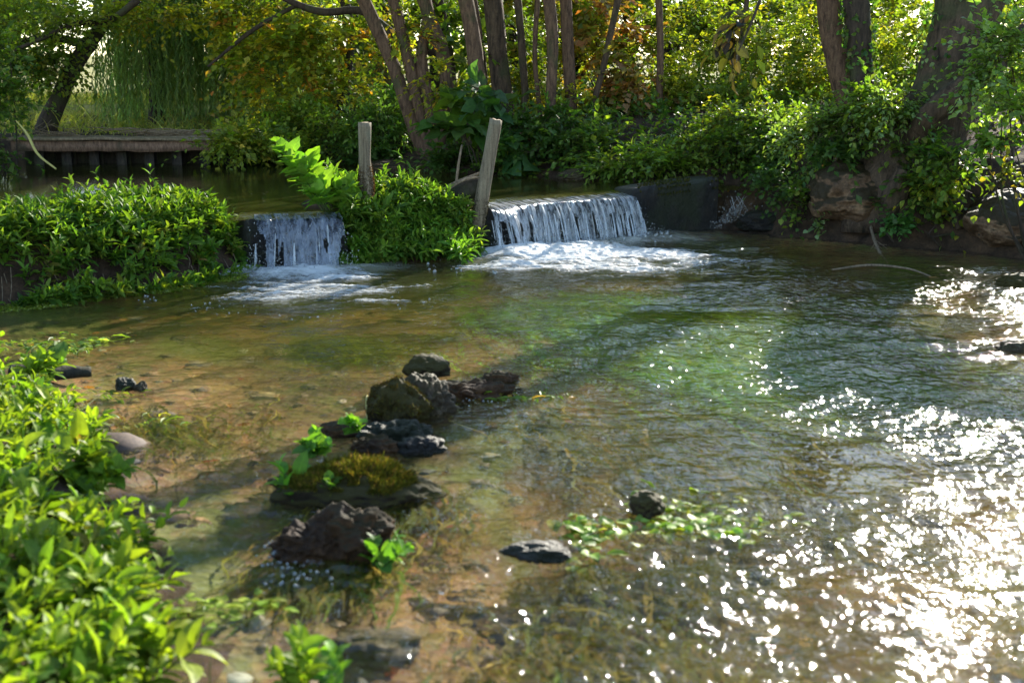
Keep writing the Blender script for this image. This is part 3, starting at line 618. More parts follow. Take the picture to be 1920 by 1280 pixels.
g = Geo(); tube(g, [(*at(835, 360, 10.6), .008), (*at(870, 338, 10.58), .010), (*at(903, 331, 10.58), .008)], 16, 8, .2, 8, 6); tag(g.build('dead_stick', M_TWIG), 'lower of two sticks resting against the leaning post', 'stick')

# jetty on the far side of the pond
YJ = 15.2
jt = thing('wooden_jetty', 'long low weathered timber jetty across the far end of the pond', 'jetty')
xl, xr = at(20, 270, YJ)[0], at(445, 270, YJ)[0]; zt = at(200, 263, YJ)[2]
def box(g, x0, x1, y0, y1, z0, z1, jit=.004, nx=1):
    xs_ = np.linspace(x0, x1, nx + 1); v = []; 
    for x in xs_:
        dz = rng.normal(0, jit); v += [(x, y0, z0 + dz), (x, y1, z0 + dz), (x, y1, z1 + dz), (x, y0, z1 + dz)]
    v = np.array(v); f = quads_to_tris(grid_faces(nx + 1, 4, True)); k = len(v)
    f = np.vstack([f, [(0, 1, 2), (0, 2, 3), (k - 4, k - 2, k - 3), (k - 4, k - 1, k - 2)]]); g.add(v, f)
g = Geo(); box(g, xl, xr, YJ, YJ + .10, zt - .135, zt - .012, .006, 16); g.build('side_beam', M_DECK, jt, smooth=False)
for i in range(4):
    g = Geo(); y0 = YJ - .05 + i * .152; box(g, xl - .05 + rng.normal(0, .02), xr + rng.normal(0, .05), y0, y0 + .143, zt - .003, zt + .03, .005, 14); g.build('deck_board', M_DECKTOP, jt, smooth=False)
for i, px in enumerate(np.linspace(65, 430, 8)):
    g = Geo(); x = at(px, 290, YJ)[0]; box(g, x - .06, x + .06, YJ + .13, YJ + .3, -.05, zt - .14, .003, 1); g.build('pile', M_WETWOOD, jt, smooth=False)
g = Geo(); box(g, xl, xr, YJ + .42, YJ + .47, -.05, zt - .02, .002, 2); g.build('dark_backing', M_WETWOOD, jt, smooth=False)  # dark sheet closing the gaps behind the piles
# brushwood on the jetty
g = Geo()
for i in range(70):
    px = rng.normal(330, 50); p = at(px, 258, YJ + .45); p[2] = zt + .04 + abs(rng.normal(0, .02)); a = rng.normal(0, .35); l = rng.uniform(.25, .8); d = np.array([math.cos(a), math.sin(a) * .5, rng.normal(0, .06)]) * l
    tube(g, [(*(p - d / 2), .004), (*(p + (0, 0, rng.uniform(0, .05))), .007), (*(p + d / 2), .003)], 7, 5, .1, 8, i, cap=False)
for i in range(40):
    px = rng.normal(110, 28); p = at(px, 255, YJ + .3); p[2] = zt + .03 + abs(rng.normal(0, .05)); a = rng.normal(0, .8); l = rng.uniform(.2, .6); d = np.array([math.cos(a), math.sin(a) * .5, rng.normal(0, .15)]) * l
    tube(g, [(*(p - d / 2), .004), (*(p + d / 2), .003)], 4, 5, .1, 8, i, cap=False)
tag(g.build('brushwood', M_TWIG), 'heap of dry cut twigs lying on the jetty', 'twigs', kind='stuff')
# bent yellow reed stem
def plain_mat(name, col, rough=.6):
    m, nt, N, L = new_mat(name); p = N('BsdfPrincipled'); n = noise_tex(N, L, N('TexCoord').outputs['Object'], 25, 4)
    L(mixc(N, L, n, tuple(x * .7 for x in col), tuple(x * 1.25 for x in col)), p.inputs['Base Color']); p.inputs['Roughness'].default_value = rough
    o = N('OutputMaterial'); L(p.outputs[0], o.inputs['Surface']); return m
M_REED = plain_mat('yellow_reed', (.42, .36, .10))
g = Geo(); tube(g, [(*at(30, 226, 14), .007), (*at(50, 250, 13.9), .014), (*at(68, 285, 13.8), .015), (*at(105, 317, 13.6), .010)], 26, 8, .08, 4, 1); tag(g.build('bent_reed', M_REED), 'bent yellow reed stem drooping into the pond beside the jetty', 'reed')

# ================================================================== ROCKS
_bm = bmesh.new(); bmesh.ops.create_icosphere(_bm, subdivisions=6, radius=1); SPH_V = np.array([v.co[:] for v in _bm.verts]); SPH_F = np.array([[v.index for v in f.verts] for f in _bm.faces]); _bm.free()
_bm = bmesh.new(); bmesh.ops.create_icosphere(_bm, subdivisions=5, radius=1); SP5_V = np.array([v.co[:] for v in _bm.verts]); SP5_F = np.array([[v.index for v in f.verts] for f in _bm.faces]); _bm.free()
def rock_mesh(name, c, r, mat, seed, rough=.32, lump=.12, flat=.0, rot=0., parent=None, hi=True):
    V0, F0 = (SPH_V, SPH_F) if hi else (SP5_V, SP5_F); V = V0.copy(); o = Vector((seed * 7.3, seed * 3.1, seed * 1.7)); s = np.empty(len(V))
    for i, p in enumerate(V):
        q = Vector(p)
        s[i] = 1 + rough * mnoise.noise(q * 1.1 + o) + rough * .5 * mnoise.noise(q * 2.4 + o) + lump * 1.1 * mnoise.noise(q * 3.6 + o) + lump * .35 * (1 - 2.2 * abs(mnoise.noise(q * 5.2 + o))) + lump * .35 * mnoise.noise(q * 9 + o) + lump * .10 * mnoise.noise(q * 24 + o)
    V = V * s[:, None] * np.asarray(r); 
    if flat: V[:, 2] = np.where(V[:, 2] > 0, V[:, 2] * (1 - flat * sst(.3, 1, V[:, 2] / r[2])), V[:, 2])
    c_, s_ = math.cos(rot), math.sin(rot); V = np.stack([V[:, 0] * c_ - V[:, 1] * s_, V[:, 0] * s_ + V[:, 1] * c_, V[:, 2]], 1) + np.asarray(c)
    return mesh_obj(name, V, F0, mat, parent), V
def rock(name, label, px, py, r, mat, seed, z=0., cat='rock', **k):
    o, V = rock_mesh(name, on(px, py, 0.) + np.array([0, 0, z]), r, mat, seed, **k); tag(o, label, cat); return o, V
# the row of stones down the middle of the stream
oR1, vR1 = rock('rock', 'round brown moss covered rock, tallest of the mid-stream row', 748, 782, (.125, .115, .135), M_ROCKMOSS, 11, .035, rot=.3)
rock('rock', 'pale grey pitted rock leaning on the back of the tallest mossy rock', 800, 768, (.13, .10, .135), M_ROCKGREY, 17, .02, rot=.4, lump=.2)
rock('rock', 'small dark mossy stone just behind the tallest mid-stream rock', 803, 700, (.11, .09, .07), M_ROCKMOSS, 5, .02, hi=False)
rock('rock', 'low wet glistening stone right of the tallest mid-stream rock', 885, 735, (.24, .13, .085), M_ROCKDARK, 9, -.035, lump=.3, rot=.25)
rock('rock', 'black wet stone at the foot of the tallest mid-stream rock', 745, 815, (.15, .10, .08), M_WETSTONE, 14, -.03, lump=.3)
rock('rock', 'little dark pebble-like stone just below the grey rock foot', 640, 812, (.09, .06, .04), M_ROCKDARK, 15, .01, hi=False)
oR2, vR2 = rock('mossy_rock', 'long mossy green hump stone carrying leafy sprigs', 662, 918, (.30, .17, .105), M_ROCKMOSS, 21, .0, rot=-.15, lump=.08)
oR3, vR3 = rock('rock', 'lumpy chocolate brown rock nearest the camera', 645, 1020, (.145, .12, .105), M_ROCKDARK, 27, .015, lump=.2, rough=.38)
rock('rock', 'low brown stone lump leaning on the left of the chocolate brown rock', 572, 1030, (.10, .09, .07), M_ROCKDARK, 31, .01, lump=.22)
rock('rock', 'half sunk dark stone right of centre in the riffle', 1215, 955, (.055, .06, .045), M_ROCKMOSS, 35, .02, hi=False)
rock('rock', 'dark stone just breaking the surface left of the pale cress', 1005, 1035, (.10, .07, .035), M_WETSTONE, 37, .0, hi=False)
rock('rock', 'small round wet stone off the left bank', 236, 728, (.05, .045, .04), M_WETSTONE, 39, .012, hi=False)
rock('rock', 'tiny pale stone beside the round wet stone', 264, 730, (.03, .03, .025), M_ROCKGREY, 40, .012, hi=False)
rock('rock', 'grey stone sticking out at the right edge of the stream', 1905, 655, (.12, .08, .05), M_ROCKGREY, 44, .0, hi=False)
rock('rock', 'mossy green stone under the right bank', 1905, 532, (.14, .12, .07), M_ROCKMOSS, 46, .0, hi=False)
rock('rock', 'small wet black stone between the tallest mossy rock and the mossy hump', 790, 842, (.09, .07, .055), M_WETSTONE, 61, -.012, lump=.25, hi=False)
rock('rock', 'low brown stone left of the small wet black stone', 705, 838, (.10, .07, .06), M_ROCKDARK, 63, -.012, lump=.25, hi=False)
rock('rock', 'farthest low brown stone right of the row behind the wet stone', 935, 712, (.10, .06, .05), M_ROCKDARK, 65, -.012, lump=.25, hi=False)
rock('rock', 'sunken grey stone in the shallows below the chocolate brown rock', 700, 1195, (.13, .09, .06), M_ROCKGREY, 67, -.06, hi=False)
# boulders in the right bank
def brock(label, px, py, Y, r, seed, mat=M_ROCKBANK, **k):
    o, V = rock_mesh('boulder', at(px, py, Y), r, mat, seed, **k); tag(o, label, 'boulder'); return o
brock('big brown boulder jutting from the bank below the ivy clad trunk', 1598, 362, 11.55, (.42, .35, .29), 51, rough=.22, lump=.07)
brock('wide boulder overhanging the water at the right edge', 1900, 415, 10.6, (.42, .38, .24), 53, rough=.22, lump=.07)
brock('dark wet boulder low on the bank beside the trickle', 1440, 418, 12.1, (.30, .2, .10), 55, M_WETSTONE)
brock('small stone at the water line between the two boulders', 1680, 425, 11.4, (.16, .14, .14), 57)
brock('flat mossy stone at the pond edge above the weir', 1085, 332, 13.2, (.22, .16, .08), 59, M_ROCKGREY)
brock('pale stone on the pond bank below the multi-stemmed tree', 752, 316, 14.9, (.40, .25, .10), 61, M_ROCKBANK)

# moss fuzz on stones
def fuzz(parent, V, n, cond, L, palette, name='moss'):
    idx = np.where(cond(V))[0]; k = rng.choice(idx, n); c = V.mean(0); P = V[k] + rng.normal(0, .003, (n, 3)); d = unit(P - c) * .5 + rng.normal(0, .45, (n, 3)); d[:, 2] += .35
    g = Geo(); leaves(g, P - unit(d) * .003, d, rng.normal(0, 1, (n, 3)), L * np.exp(rng.normal(0, .4, n)), .0022, pal(n, palette, .3), T_FAR); return g.build(name, M_MOSS, parent)
fuzz(oR2, vR2, 26000, lambda V: (V[:, 2] > .045) & (fbm2(V[:, 0] * 9, V[:, 1] * 9, 3, 4) > -.35), .013, [(4, (.13, .13, .012)), (2, (.20, .15, .02)), (2, (.07, .08, .012)), (1, (.16, .09, .03))])
fuzz(oR1, vR1, 9000, lambda V: (V[:, 2] > .02) & (fbm2(V[:, 0] * 14, V[:, 1] * 14 + V[:, 2] * 12, 3, 6) > -.1), .010, [(3, (.06, .04, .012)), (2, (.10, .075, .02)), (1, (.11, .11, .02))])

# stones, leaves and streaming weed on the creek bed
def scatter_bed(n, x0, x1, y0, y1):
    x = rng.uniform(x0, x1, n * 3); y = y0 + (y1 - y0) * rng.random(n * 3) ** 1.3; z, dl, dp = height(x, y); k = np.where(dl < -.12)[0][:n]; return x[k], y[k], z[k]
g = Geo(); x, y, z = scatter_bed(2600, -3, 5, 2.2, 10); n = len(x); r = np.exp(rng.normal(math.log(.022), .5, n)); r = np.minimum(r, .075); big = rng.random(n) < .012; r[big] = rng.uniform(.07, .13, big.sum())
sq = rng.uniform(.5, 1.2, (n, 3)) * (1, 1, .6); V = np.stack([x, y, z], 1)[:, None] + ICO_V[None] * r[:, None, None] * sq[:, None] * (1 + .25 * vn2(ICO_V[:, 0] * 1.7 + 30, ICO_V[:, 1] * 1.7 + ICO_V[:, 2] * 2)[None, :, None] )
c = pal(n, [(3, (.18, .12, .06)), (2, (.08, .06, .04)), (1, (.30, .26, .20)), (1, (.05, .05, .05))], .3); c = np.repeat(np.c_[c, np.ones(n)], len(ICO_V), 0)
g.add(V.reshape(-1, 3), (ICO_F[None] + (np.arange(n) * len(ICO_V))[:, None, None]).reshape(-1, 3), c)
def tint_mat(name, rough=.8):
    m, nt, N, L = new_mat(name); a = N('Attribute', attribute_name='tint'); p = N('BsdfPrincipled'); nz = noise_tex(N, L, N('TexCoord').outputs['Object'], 60, 5, .7)
    L(mixc(N, L, 1., a.outputs['Color'], ramp(N, L, nz, [(.3, (.4, .4, .4)), (.7, (1.4, 1.4, 1.4))]), 'MULTIPLY'), p.inputs['Base Color']); p.inputs['Roughness'].default_value = rough
    o = N('OutputMaterial'); L(p.outputs[0], o.inputs['Surface']); return m
M_PEBBLE = tint_mat('creek_pebble')
tag(g.build('pebbles', M_PEBBLE), 'brown pebbles and gravel lying on the shallow stream bed', 'pebbles', kind='stuff')
g = Geo(); x, y, z = scatter_bed(420, -3, 5, 2.2, 9); n = len(x); leaves(g, np.stack([x, y, z + .02], 1), np.c_[rng.normal(0, 1, (n, 2)), rng.normal(0, .2, n)], np.array([0, 0, 1]) + rng.normal(0, .3, (n, 3)), rng.uniform(.04, .10, n), rng.uniform(.025, .05, n), pal(n, [(3, (.30, .12, .03)), (2, (.36, .2, .05)), (2, (.12, .07, .03)), (1, (.3, .06, .03))]), T_MID)
tag(g.build('sunken_leaves', M_LEAF), 'brown and orange dead leaves sunk on the stream bed', 'leaves', kind='stuff')
# streaming weed: long ribbons combed by the current
def weed(label, spots, palette):
    g = Geo()
    for px, py, rad, n, L0, dirx in spots:
        c = on(px, py, -.12); P = c + rng.normal(0, 1, (n, 3)) * (rad, rad * .9, 0); zz, dl, _ = height(P[:, 0], P[:, 1]); P[:, 2] = zz + .01; P = P[dl < -.1]; n_ = len(P)
        if not n_: continue
        L_ = L0 * np.exp(rng.normal(0, .3, n_)); a = R(-80) + dirx + rng.normal(0, .22, n_); s = np.linspace(0, 1, 9); w = .0052 * np.exp(rng.normal(0, .3, n_))
        ph = rng.uniform(0, 6.3, n_); col = pal(n_, palette, .3)
        lift = np.minimum(.04 + .3 * rng.random(n_) * .4, np.maximum(-P[:, 2] - .02, .01))
        side = np.stack([-np.sin(a), np.cos(a), 0 * a], 1); fw = np.stack([np.cos(a), np.sin(a), 0 * a], 1)
        Q = P[:, None] + fw[:, None] * (L_[:, None] * s)[..., None] + side[:, None] * (.03 * np.sin(s[None] * 7 + ph[:, None]) * s)[..., None]; Q[..., 2] += lift[:, None] * np.sin(s * 1.9)[None]
        hw = (w[:, None] * np.sin(np.pi * (.12 + .85 * s))[None])[..., None]; V = np.stack([Q - side[:, None] * hw, Q + side[:, None] * hw], 2)
        k = 18; F = quads_to_tris(grid_faces(9, 2)); F = (F[None] + (np.arange(n_) * k)[:, None, None]).reshape(-1, 3); g.add(V.reshape(-1, 3), F, np.repeat(np.c_[col, np.full(n_, .5)], k, 0))
    return tag(g.build('streaming_weed', M_LEAF), label, 'weed', kind='stuff')
GREENW = [(3, (.11, .30, .018)), (2, (.20, .35, .024)), (1, (.30, .38, .035))]
weed('bright green weed streaming under the water below the wide fall', [(1090, 585, .30, 900, .7, .1), (1250, 600, .55, 600, .7, .2), (1000, 600, .2, 300, .6, 0), (1180, 650, .5, 380, .6, .2), (1420, 640, .35, 450, .6, .2), (1380, 690, .35, 420, .6, .3), (1290, 700, .25, 450, .55, .3), (1460, 760, .28, 380, .5, .3), (1560, 720, .4, 300, .6, .3)], GREENW)
weed('yellow green weed patch under the calm water upstream of the rocks', [(640, 655, .13, 420, .3, .2), (700, 670, .16, 160, .3, .1), (820, 640, .10, 60, .25, 0)], [(3, (.22, .25, .02)), (2, (.10, .14, .02))])
weed('brown green weed trailing between the stones of the riffle', [(760, 980, .14, 160, .4, -.3), (620, 1090, .12, 200, .35, -.2), (1350, 900, .3, 300, .5, .2), (1150, 800, .3, 160, .5, .2), (1480, 800, .3, 280, .5, .3), (300, 830, .25, 200, .3, .2), (1100, 1230, .2, 200, .3, 0), (1200, 1090, .15, 150, .3, 0)], [(3, (.12, .12, .02)), (2, (.2, .15, .03)), (2, (.06, .09, .012))])
fuzz(wall, V_WALL := np.asarray([v.co[:] for v in wall.data.vertices]), 9000, lambda V: (V[:, 2] > .36) & (V[:, 0] > 1.2) & (fbm2(V[:, 0] * 6, V[:, 1] * 6, 3, 6) > -.2), .016, [(3, (.05, .06, .012)), (2, (.09, .08, .02)), (1, (.03, .03, .01))])

# ================================================================== PLANTS
G_BANK = [(5, (.085, .165, .020)), (3, (.125, .205, .026)), (2, (.045, .105, .02)), (1, (.19, .25, .035)), (.2, (.20, .13, .04))]
G_NEAR = [(4, (.13, .21, .02)), (3, (.20, .27, .025)), (2, (.07, .14, .024)), (1, (.22, .29, .04)), (.12, (.12, .07, .03))]
G_CLUMP = [(4, (.09, .18, .024)), (3, (.14, .225, .03)), (2, (.05, .11, .022)), (1, (.2, .26, .04))]
def grad_out(x, y, e=.05):
    gx = sdist(LOWER, x + e, y) - sdist(LOWER, x - e, y); gy = sdist(LOWER, x, y + e) - sdist(LOWER, x, y - e)
    return -unit(np.stack([gx, gy, 0 * gx], 1))
def bank_shoots(g, n, x0, x1, y0, y1, ok, L, m, ll, lw, palette, tpl, lean=.5, twig=.003, prof='mid', droop=.12, sink=0.02, **k):
    x = rng.uniform(x0, x1, n * 6); y = rng.uniform(y0, y1, n * 6); z, dl, dp = height(x, y); w = np.where(ok(x, y, z, dl, dp))[0][:n]
    x, y, z, dl = x[w], y[w], z[w], dl[w]; z = np.maximum(z, -.02); o = grad_out(x, y); f = np.clip(1.1 - dl / .35, 0, 1)[:, None]
    D = np.array([0, 0, 1.]) + o * f * lean * 1.5 + rng.normal(0, .32, (len(x), 3)) * (1, 1, .3)
    sprays(g, np.stack([x, y, z - sink], 1), D, L * np.exp(rng.normal(0, .28, len(x))) * (.55 + .95 * vn2(x * 2.4, y * 2.4, 12)), m, ll, lw, palette, tpl, droop, 1.05, 'opp', .4, twig, (.06, .10, .025), prof, .2, **k)
def grass(g, P, n, L, palette, spread=.03, w=.003):
    n_ = len(P) * n; B = np.repeat(np.asarray(P), n, 0) + rng.normal(0, spread, (n_, 3)) * (1, 1, 0); d = np.array([0, 0, 1.]) + rng.normal(0, .35, (n_, 3)); l = L * np.exp(rng.normal(0, .3, n_)); s = np.linspace(0, 1, 5)
    d = unit(d); h = d * (1, 1, 0); Q = B[:, None] + d[:, None] * (l[:, None] * s)[..., None] + h[:, None] * (l[:, None] * s ** 2 * 1.2)[..., None]; Q[..., 2] -= (l[:, None] * s ** 2 * .35)
    sd = unit(np.cross(d, rng.normal(0, 1, (n_, 3)))); hw = (w * (1 - s ** 1.5))[None, :, None]; V = np.stack([Q - sd[:, None] * hw, Q + sd[:, None] * hw], 2)
    F = quads_to_tris(grid_faces(5, 2)); F = (F[None] + (np.arange(n_) * 10)[:, None, None]).reshape(-1, 3); g.add(V.reshape(-1, 3), F, np.repeat(np.c_[pal(n_, palette, .25), np.full(n_, .5)], 10, 0))
okL = lambda x, y, z, dl, dp: (x * .79 + y * .61 < 4.22) & (dl > -.10) & (dl < 1.05) & (z > -.12) & ((dl > .16) | (fbm2(x * 3.2, y * 3.2, 2, 91) > .0) | (dl < -.02))
g = Geo(); bank_shoots(g, 1250, -4.4, -1.7, 7.1, 10.3, okL, .16, 6, .068, .026, G_BANK, T_MID, .7)
bank_shoots(g, 500, -4.4, -1.7, 7.1, 10.3, lambda x, y, z, dl, dp: okL(x, y, z, dl, dp) & (dl > .22), .155, 6, .07, .028, G_BANK, T_MID, .4)
bank_shoots(g, 34, -4.4, -1.7, 7.1, 10.3, lambda x, y, z, dl, dp: okL(x, y, z, dl, dp) & (dl > .2), .25, 7, .075, .024, G_BANK, T_MID, .4)
bank_shoots(g, 430, -4.6, -1.9, 7.0, 10.0, lambda x, y, z, dl, dp: (x * .79 + y * .61 < 4.25) & (dl > .03) & (dl < .26) & ((fbm2(x * 2.6, y * 2.6, 2, 91) > -.05)), .15, 5, .07, .027, G_BANK, T_MID, .75, sink=.0)
x = rng.uniform(-4.2, -1.9, 200); y = rng.uniform(7.3, 10, 200); z, dl, dp = height(x, y); k = okL(x, y, z, dl, dp) & (dl > 0); grass(g, np.stack([x, y, z], 1)[k], 2, .22, [(3, (.12, .2, .03)), (1, (.22, .2, .08))])
tag(g.build('leafy_water_plants', M_PLANT), 'dense bright green leafy plants covering the bank left of the narrow waterfall', 'bank plants', kind='stuff')
okC = lambda x, y, z, dl, dp: (x * .79 + y * .61 > 4.96) & (x * .79 + y * .61 < 6.02) & (dl > -.06) & (dl < .95) & (z > -.15) & (y < 11.6)
g = Geo(); bank_shoots(g, 40, -1.5, -.5, 9.7, 11.2, lambda x, y, z, dl, dp: okC(x, y, z, dl, dp) & (dl > .1) & (dl < .6), .30, 8, .08, .022, G_CLUMP, T_MID, .5)
bank_shoots(g, 430, -1.5, -.1, 9.7, 11.6, okC, .20, 7, .066, .024, G_CLUMP, T_MID, 1.0)
bank_shoots(g, 160, -1.5, -.5, 9.7, 11.2, lambda x, y, z, dl, dp: okC(x, y, z, dl, dp) & (dl > .2) & (dl < .6), .17, 6, .07, .025, G_CLUMP, T_MID, .4)
bank_shoots(g, 330, -1.5, -.1, 9.6, 11.0, lambda x, y, z, dl, dp: (x * .79 + y * .61 > 4.9) & (x * .79 + y * .61 < 6.1) & (dl > -.04) & (dl < .24), .17, 6, .068, .024, G_CLUMP, T_MID, 1.2, sink=.0)
tag(g.build('leafy_water_plants', M_PLANT), 'leafy green plants filling the mound between the two waterfalls', 'bank plants', kind='stuff')
# roots and dead stems on the shaded bank face
g = Geo(); x = rng.uniform(-4.2, -2.0, 900); y = rng.uniform(7.2, 9.9, 900); z, dl, dp = height(x, y); w = np.where((dl > .02) & (dl < .2) & (x * .79 + y * .61 < 4.2))[0]
o = grad_out(x[w], y[w]); P = np.stack([x[w], y[w], z[w]], 1) + o * .06
for i, (p, q) in enumerate(zip(P[:170], o)):
    e = p + q * rng.uniform(.0, .08) + (rng.normal(0, .05), rng.normal(0, .05), -rng.uniform(.08, .28)); tube(g, [(*p, .003), (*((p + e) / 2 + q * .03), .003), (*e, .002)], 6, 4, 0, cap=False)
tag(g.build('dead_roots', M_TWIG), 'thin dry roots hanging down the dark face of the planted bank', 'roots', kind='stuff')
# yellow green algae mat along the waterline
g = Geo(); n = 15000; x = rng.uniform(-4.2, -2.0, n * 4); y = rng.uniform(7.2, 9.8, n * 4); dl = sdist(LOWER, x, y); w = np.where((dl > -.26 + .10 * fbm2(x * 3, y * 3, 2, 5)) & (dl < .03))[0][:n]; x, y = x[w], y[w]; n = len(w)
leaves(g, np.stack([x, y, np.full(n, .012)], 1) + rng.normal(0, .004, (n, 3)), rng.normal(0, 1, (n, 3)) * (1, 1, .25), np.array([0, 0, 1]) + rng.normal(0, .4, (n, 3)), rng.uniform(.008, .028, n), .009, pal(n, [(3, (.20, .24, .03)), (2, (.14, .19, .03)), (1, (.30, .30, .12))], .25), T_FAR)
tag(g.build('algae_mat', M_LEAF), 'yellow green floating algae fringe along the planted bank waterline', 'algae', kind='stuff')

# lower-left foreground bank
def okF(x, y, z, dl, dp): return (dl > .035 + .10 * fbm2(x * 2.2, y * 2.2, 2, 33)) & (x < 0) & (y < 5.85) & (fbm2(x * 2.6, y * 2.6, 2, 37) > -.34) & (x > -.5 * y - .3)
g = Geo(); bank_shoots(g, 330, -3.0, -.4, 3.9, 6.35, okF, .11, 5, .055, .024, G_NEAR, T_LANCE, .5, .0028)
bank_shoots(g, 330, -2.2, -.4, 2.0, 4.1, okF, .11, 5, .058, .023, G_NEAR, T_LANCE, .5, .003)
bank_shoots(g, 160, -2.2, -.4, 2.0, 4.6, okF, .08, 4, .036, .026, G_NEAR, T_ROUND, .5, .002)
tag(g.build('leafy_water_plants', M_PLANT), 'sunlit leafy green plants crowding the lower left bank', 'bank plants', kind='stuff')
g = Geo(); x = rng.uniform(-3, -.5, 260); y = rng.uniform(2.2, 6.2, 260); z, dl, dp = height(x, y); w = (dl > -.02) & (x < -.3); grass(g, np.stack([x, y, z], 1)[w], 3, .16, [(3, (.10, .2, .03)), (1, (.2, .24, .06))])
tag(g.build('grass', M_LEAF), 'thin grass blades growing through the lower left bank plants', 'grass', kind='stuff')

# individual plants
def plant(name, label, base, shoots, L, m, ll, lw, palette, tpl, lean=.5, mode='opp', cat='plant', twig=.003, droop=.12, prof='mid', ang=1.0, group=None, ldir=(0, 0, 0), spread=.02, mat=None):
    g = Geo(); n = shoots; P = np.asarray(base) + rng.normal(0, spread, (n, 3)) * (1, 1, 0); D = np.array([0, 0, 1.]) + rng.normal(0, lean, (n, 3)) * (1, 1, .2) + np.asarray(ldir)
    sprays(g, P, D, L * np.exp(rng.normal(0, .2, n)), m, ll, lw, palette, tpl, droop, ang, mode, .35, twig, (.07, .12, .03), prof, .15)
    return tag(g.build(name, mat or M_PLANT), label, cat, group)
B_ = [(3, (.14, .27, .035)), (2, (.19, .31, .045)), (1, (.09, .2, .035))]
b0 = at(612, 395, 9.95)
plant('broad_leaved_plant', 'tall plant with large heart shaped leaves leaning over the narrow waterfall', b0, 5, .62, 7, .135, .105, B_, T_HEART, .16, twig=.005, ldir=(-.42, -.1, 0), droop=.05)
plant('broad_leaved_plant', 'plant with broad leaves at the left foot of the mossy post', at(650, 400, 10.05), 5, .30, 5, .10, .075, B_, T_HEART, .35, twig=.004)
plant('willowherb', 'pale fresh shoots at the waterline tip of the middle plant mound', on(862, 492) + (0, .02, 0), 9, .24, 6, .09, .02, [(3, (.12, .25, .035)), (1, (.08, .19, .03))], T_LANCE, .45)
plant('water_plant', 'spreading yellow green rosette at the waterline of the left bank', on(165, 560), 5, .17, 5, .075, .032, G_NEAR[:4], T_LANCE, .6)
plant('water_plant', 'small leafy sprig on the algae fringe right of the yellow green rosette', on(236, 548), 4, .12, 4, .055, .025, G_BANK, T_LANCE, .5)
plant('water_plant', 'dark green leafy tuft beside the narrow waterfall foot', on(405, 505) + (0, .03, 0), 7, .24, 5, .10, .036, G_CLUMP, T_LANCE, .45)
# watercress by the mid-stream stones
CR = [(3, (.11, .23, .03)), (2, (.15, .28, .04)), (1, (.07, .17, .03))]
plant('watercress', 'watercress sprig with big leaves left of the mossy hump stone', on(548, 935) + (0, 0, .0), 3, .12, 4, .06, .034, CR, T_ROUND, .5, twig=.004, ldir=(-.5, 0, 0))
plant('watercress', 'watercress tuft growing on the back of the mossy hump stone', on(590, 868) + (0, 0, .03), 7, .09, 4, .045, .034, CR, T_ROUND, .5, twig=.003, spread=.015)
plant('watercress', 'small watercress sprig in front of the mossy hump stone', on(610, 930) + (0, -.02, .0), 3, .11, 4, .034, .026, CR, T_ROUND, .25, twig=.003, ldir=(.3, 0, 0))
plant('watercress', 'watercress sprig at the right foot of the chocolate brown rock', on(712, 1062) + (0, 0, .0), 4, .09, 4, .045, .034, CR, T_ROUND, .7, twig=.003, ldir=(.6, -.2, 0))
plant('watercress', 'little cress leaf cluster on the right of the mossy hump', on(672, 835) + (0, 0, .06), 4, .07, 3, .045, .036, CR, T_ROUND, .6)
def float_patch(label, spots, ll, lw, palette, tpl=T_ROUND, z=.003):
    g = Geo()
    for px, py, rx, ry, n in spots:
        c = on(px, py); P = c + rng.normal(0, 1, (n, 3)) * (rx, ry, 0); P[:, 2] = low_z(P[:, 0], P[:, 1]) + z * rng.uniform(-.4, 1.2, n); leaves(g, P, np.c_[rng.normal(.4, 1, n), rng.normal(-.3, .8, n), rng.normal(.02, .12, n)], np.array([0, 0, 1]) + rng.normal(0, .2, (n, 3)), ll * np.exp(rng.normal(0, .3, n)), lw * np.exp(rng.normal(0, .2, n)), pal(n, palette, .25), tpl)
    return tag(g.build('floating_cress', M_PLANT), label, 'watercress', kind='stuff')
PALE = [(3, (.20, .30, .05)), (2, (.15, .25, .04)), (1, (.28, .34, .10))]
float_patch('pale green cress patch trailing right of the half sunk dark stone', [(1290, 945, .10, .08, 60), (1330, 985, .13, .07, 80), (1270, 985, .08, .05, 40)], .04, .03, PALE, T_ROUND, -.014)
float_patch('pale cress patch on the surface left of the half sunk dark stone', [(1130, 990, .07, .05, 50), (1095, 1000, .05, .05, 30), (1105, 1040, .03, .04, 12)], .045, .034, PALE, T_ROUND, -.014)
float_patch('floating leafy stems below the left bank in the calm water', [(60, 645, .12, .10, 45), (120, 655, .09, .08, 36), (165, 640, .10, .05, 16)], .075, .026, [(3, (.14, .22, .04)), (2, (.22, .28, .08)), (1, (.09, .16, .03))], T_LANCE)
float_patch('thin green leaves floating beside the round wet stone', [(190, 742, .10, .06, 22), (300, 790, .08, .06, 16), (130, 770, .05, .06, 18)], .06, .016, [(3, (.16, .22, .03)), (1, (.24, .24, .06))], T_LANCE, .004)
float_patch('yellow green cress raft at the edge of the lower left plants', [(400, 1140, .10, .05, 50), (450, 1128, .07, .03, 26)], .035, .026, [(3, (.24, .30, .04)), (1, (.16, .24, .03))])
float_patch('green leaves trailing behind the tallest mid-stream rock', [(925, 742, .08, .04, 26), (985, 745, .12, .05, 22), (1010, 690, .08, .05, 10)], .05, .02, [(3, (.12, .18, .03)), (1, (.3, .18, .03))], T_LANCE)
plant('water_plant', 'blurred green sprig growing in the water at the bottom edge', on(560, 1290), 5, .13, 5, .06, .028, G_NEAR, T_LANCE, .5)
plant('water_plant', 'small leafy sprig right of the sprig at the bottom edge', on(620, 1275), 3, .07, 4, .045, .03, CR, T_ROUND, .6)
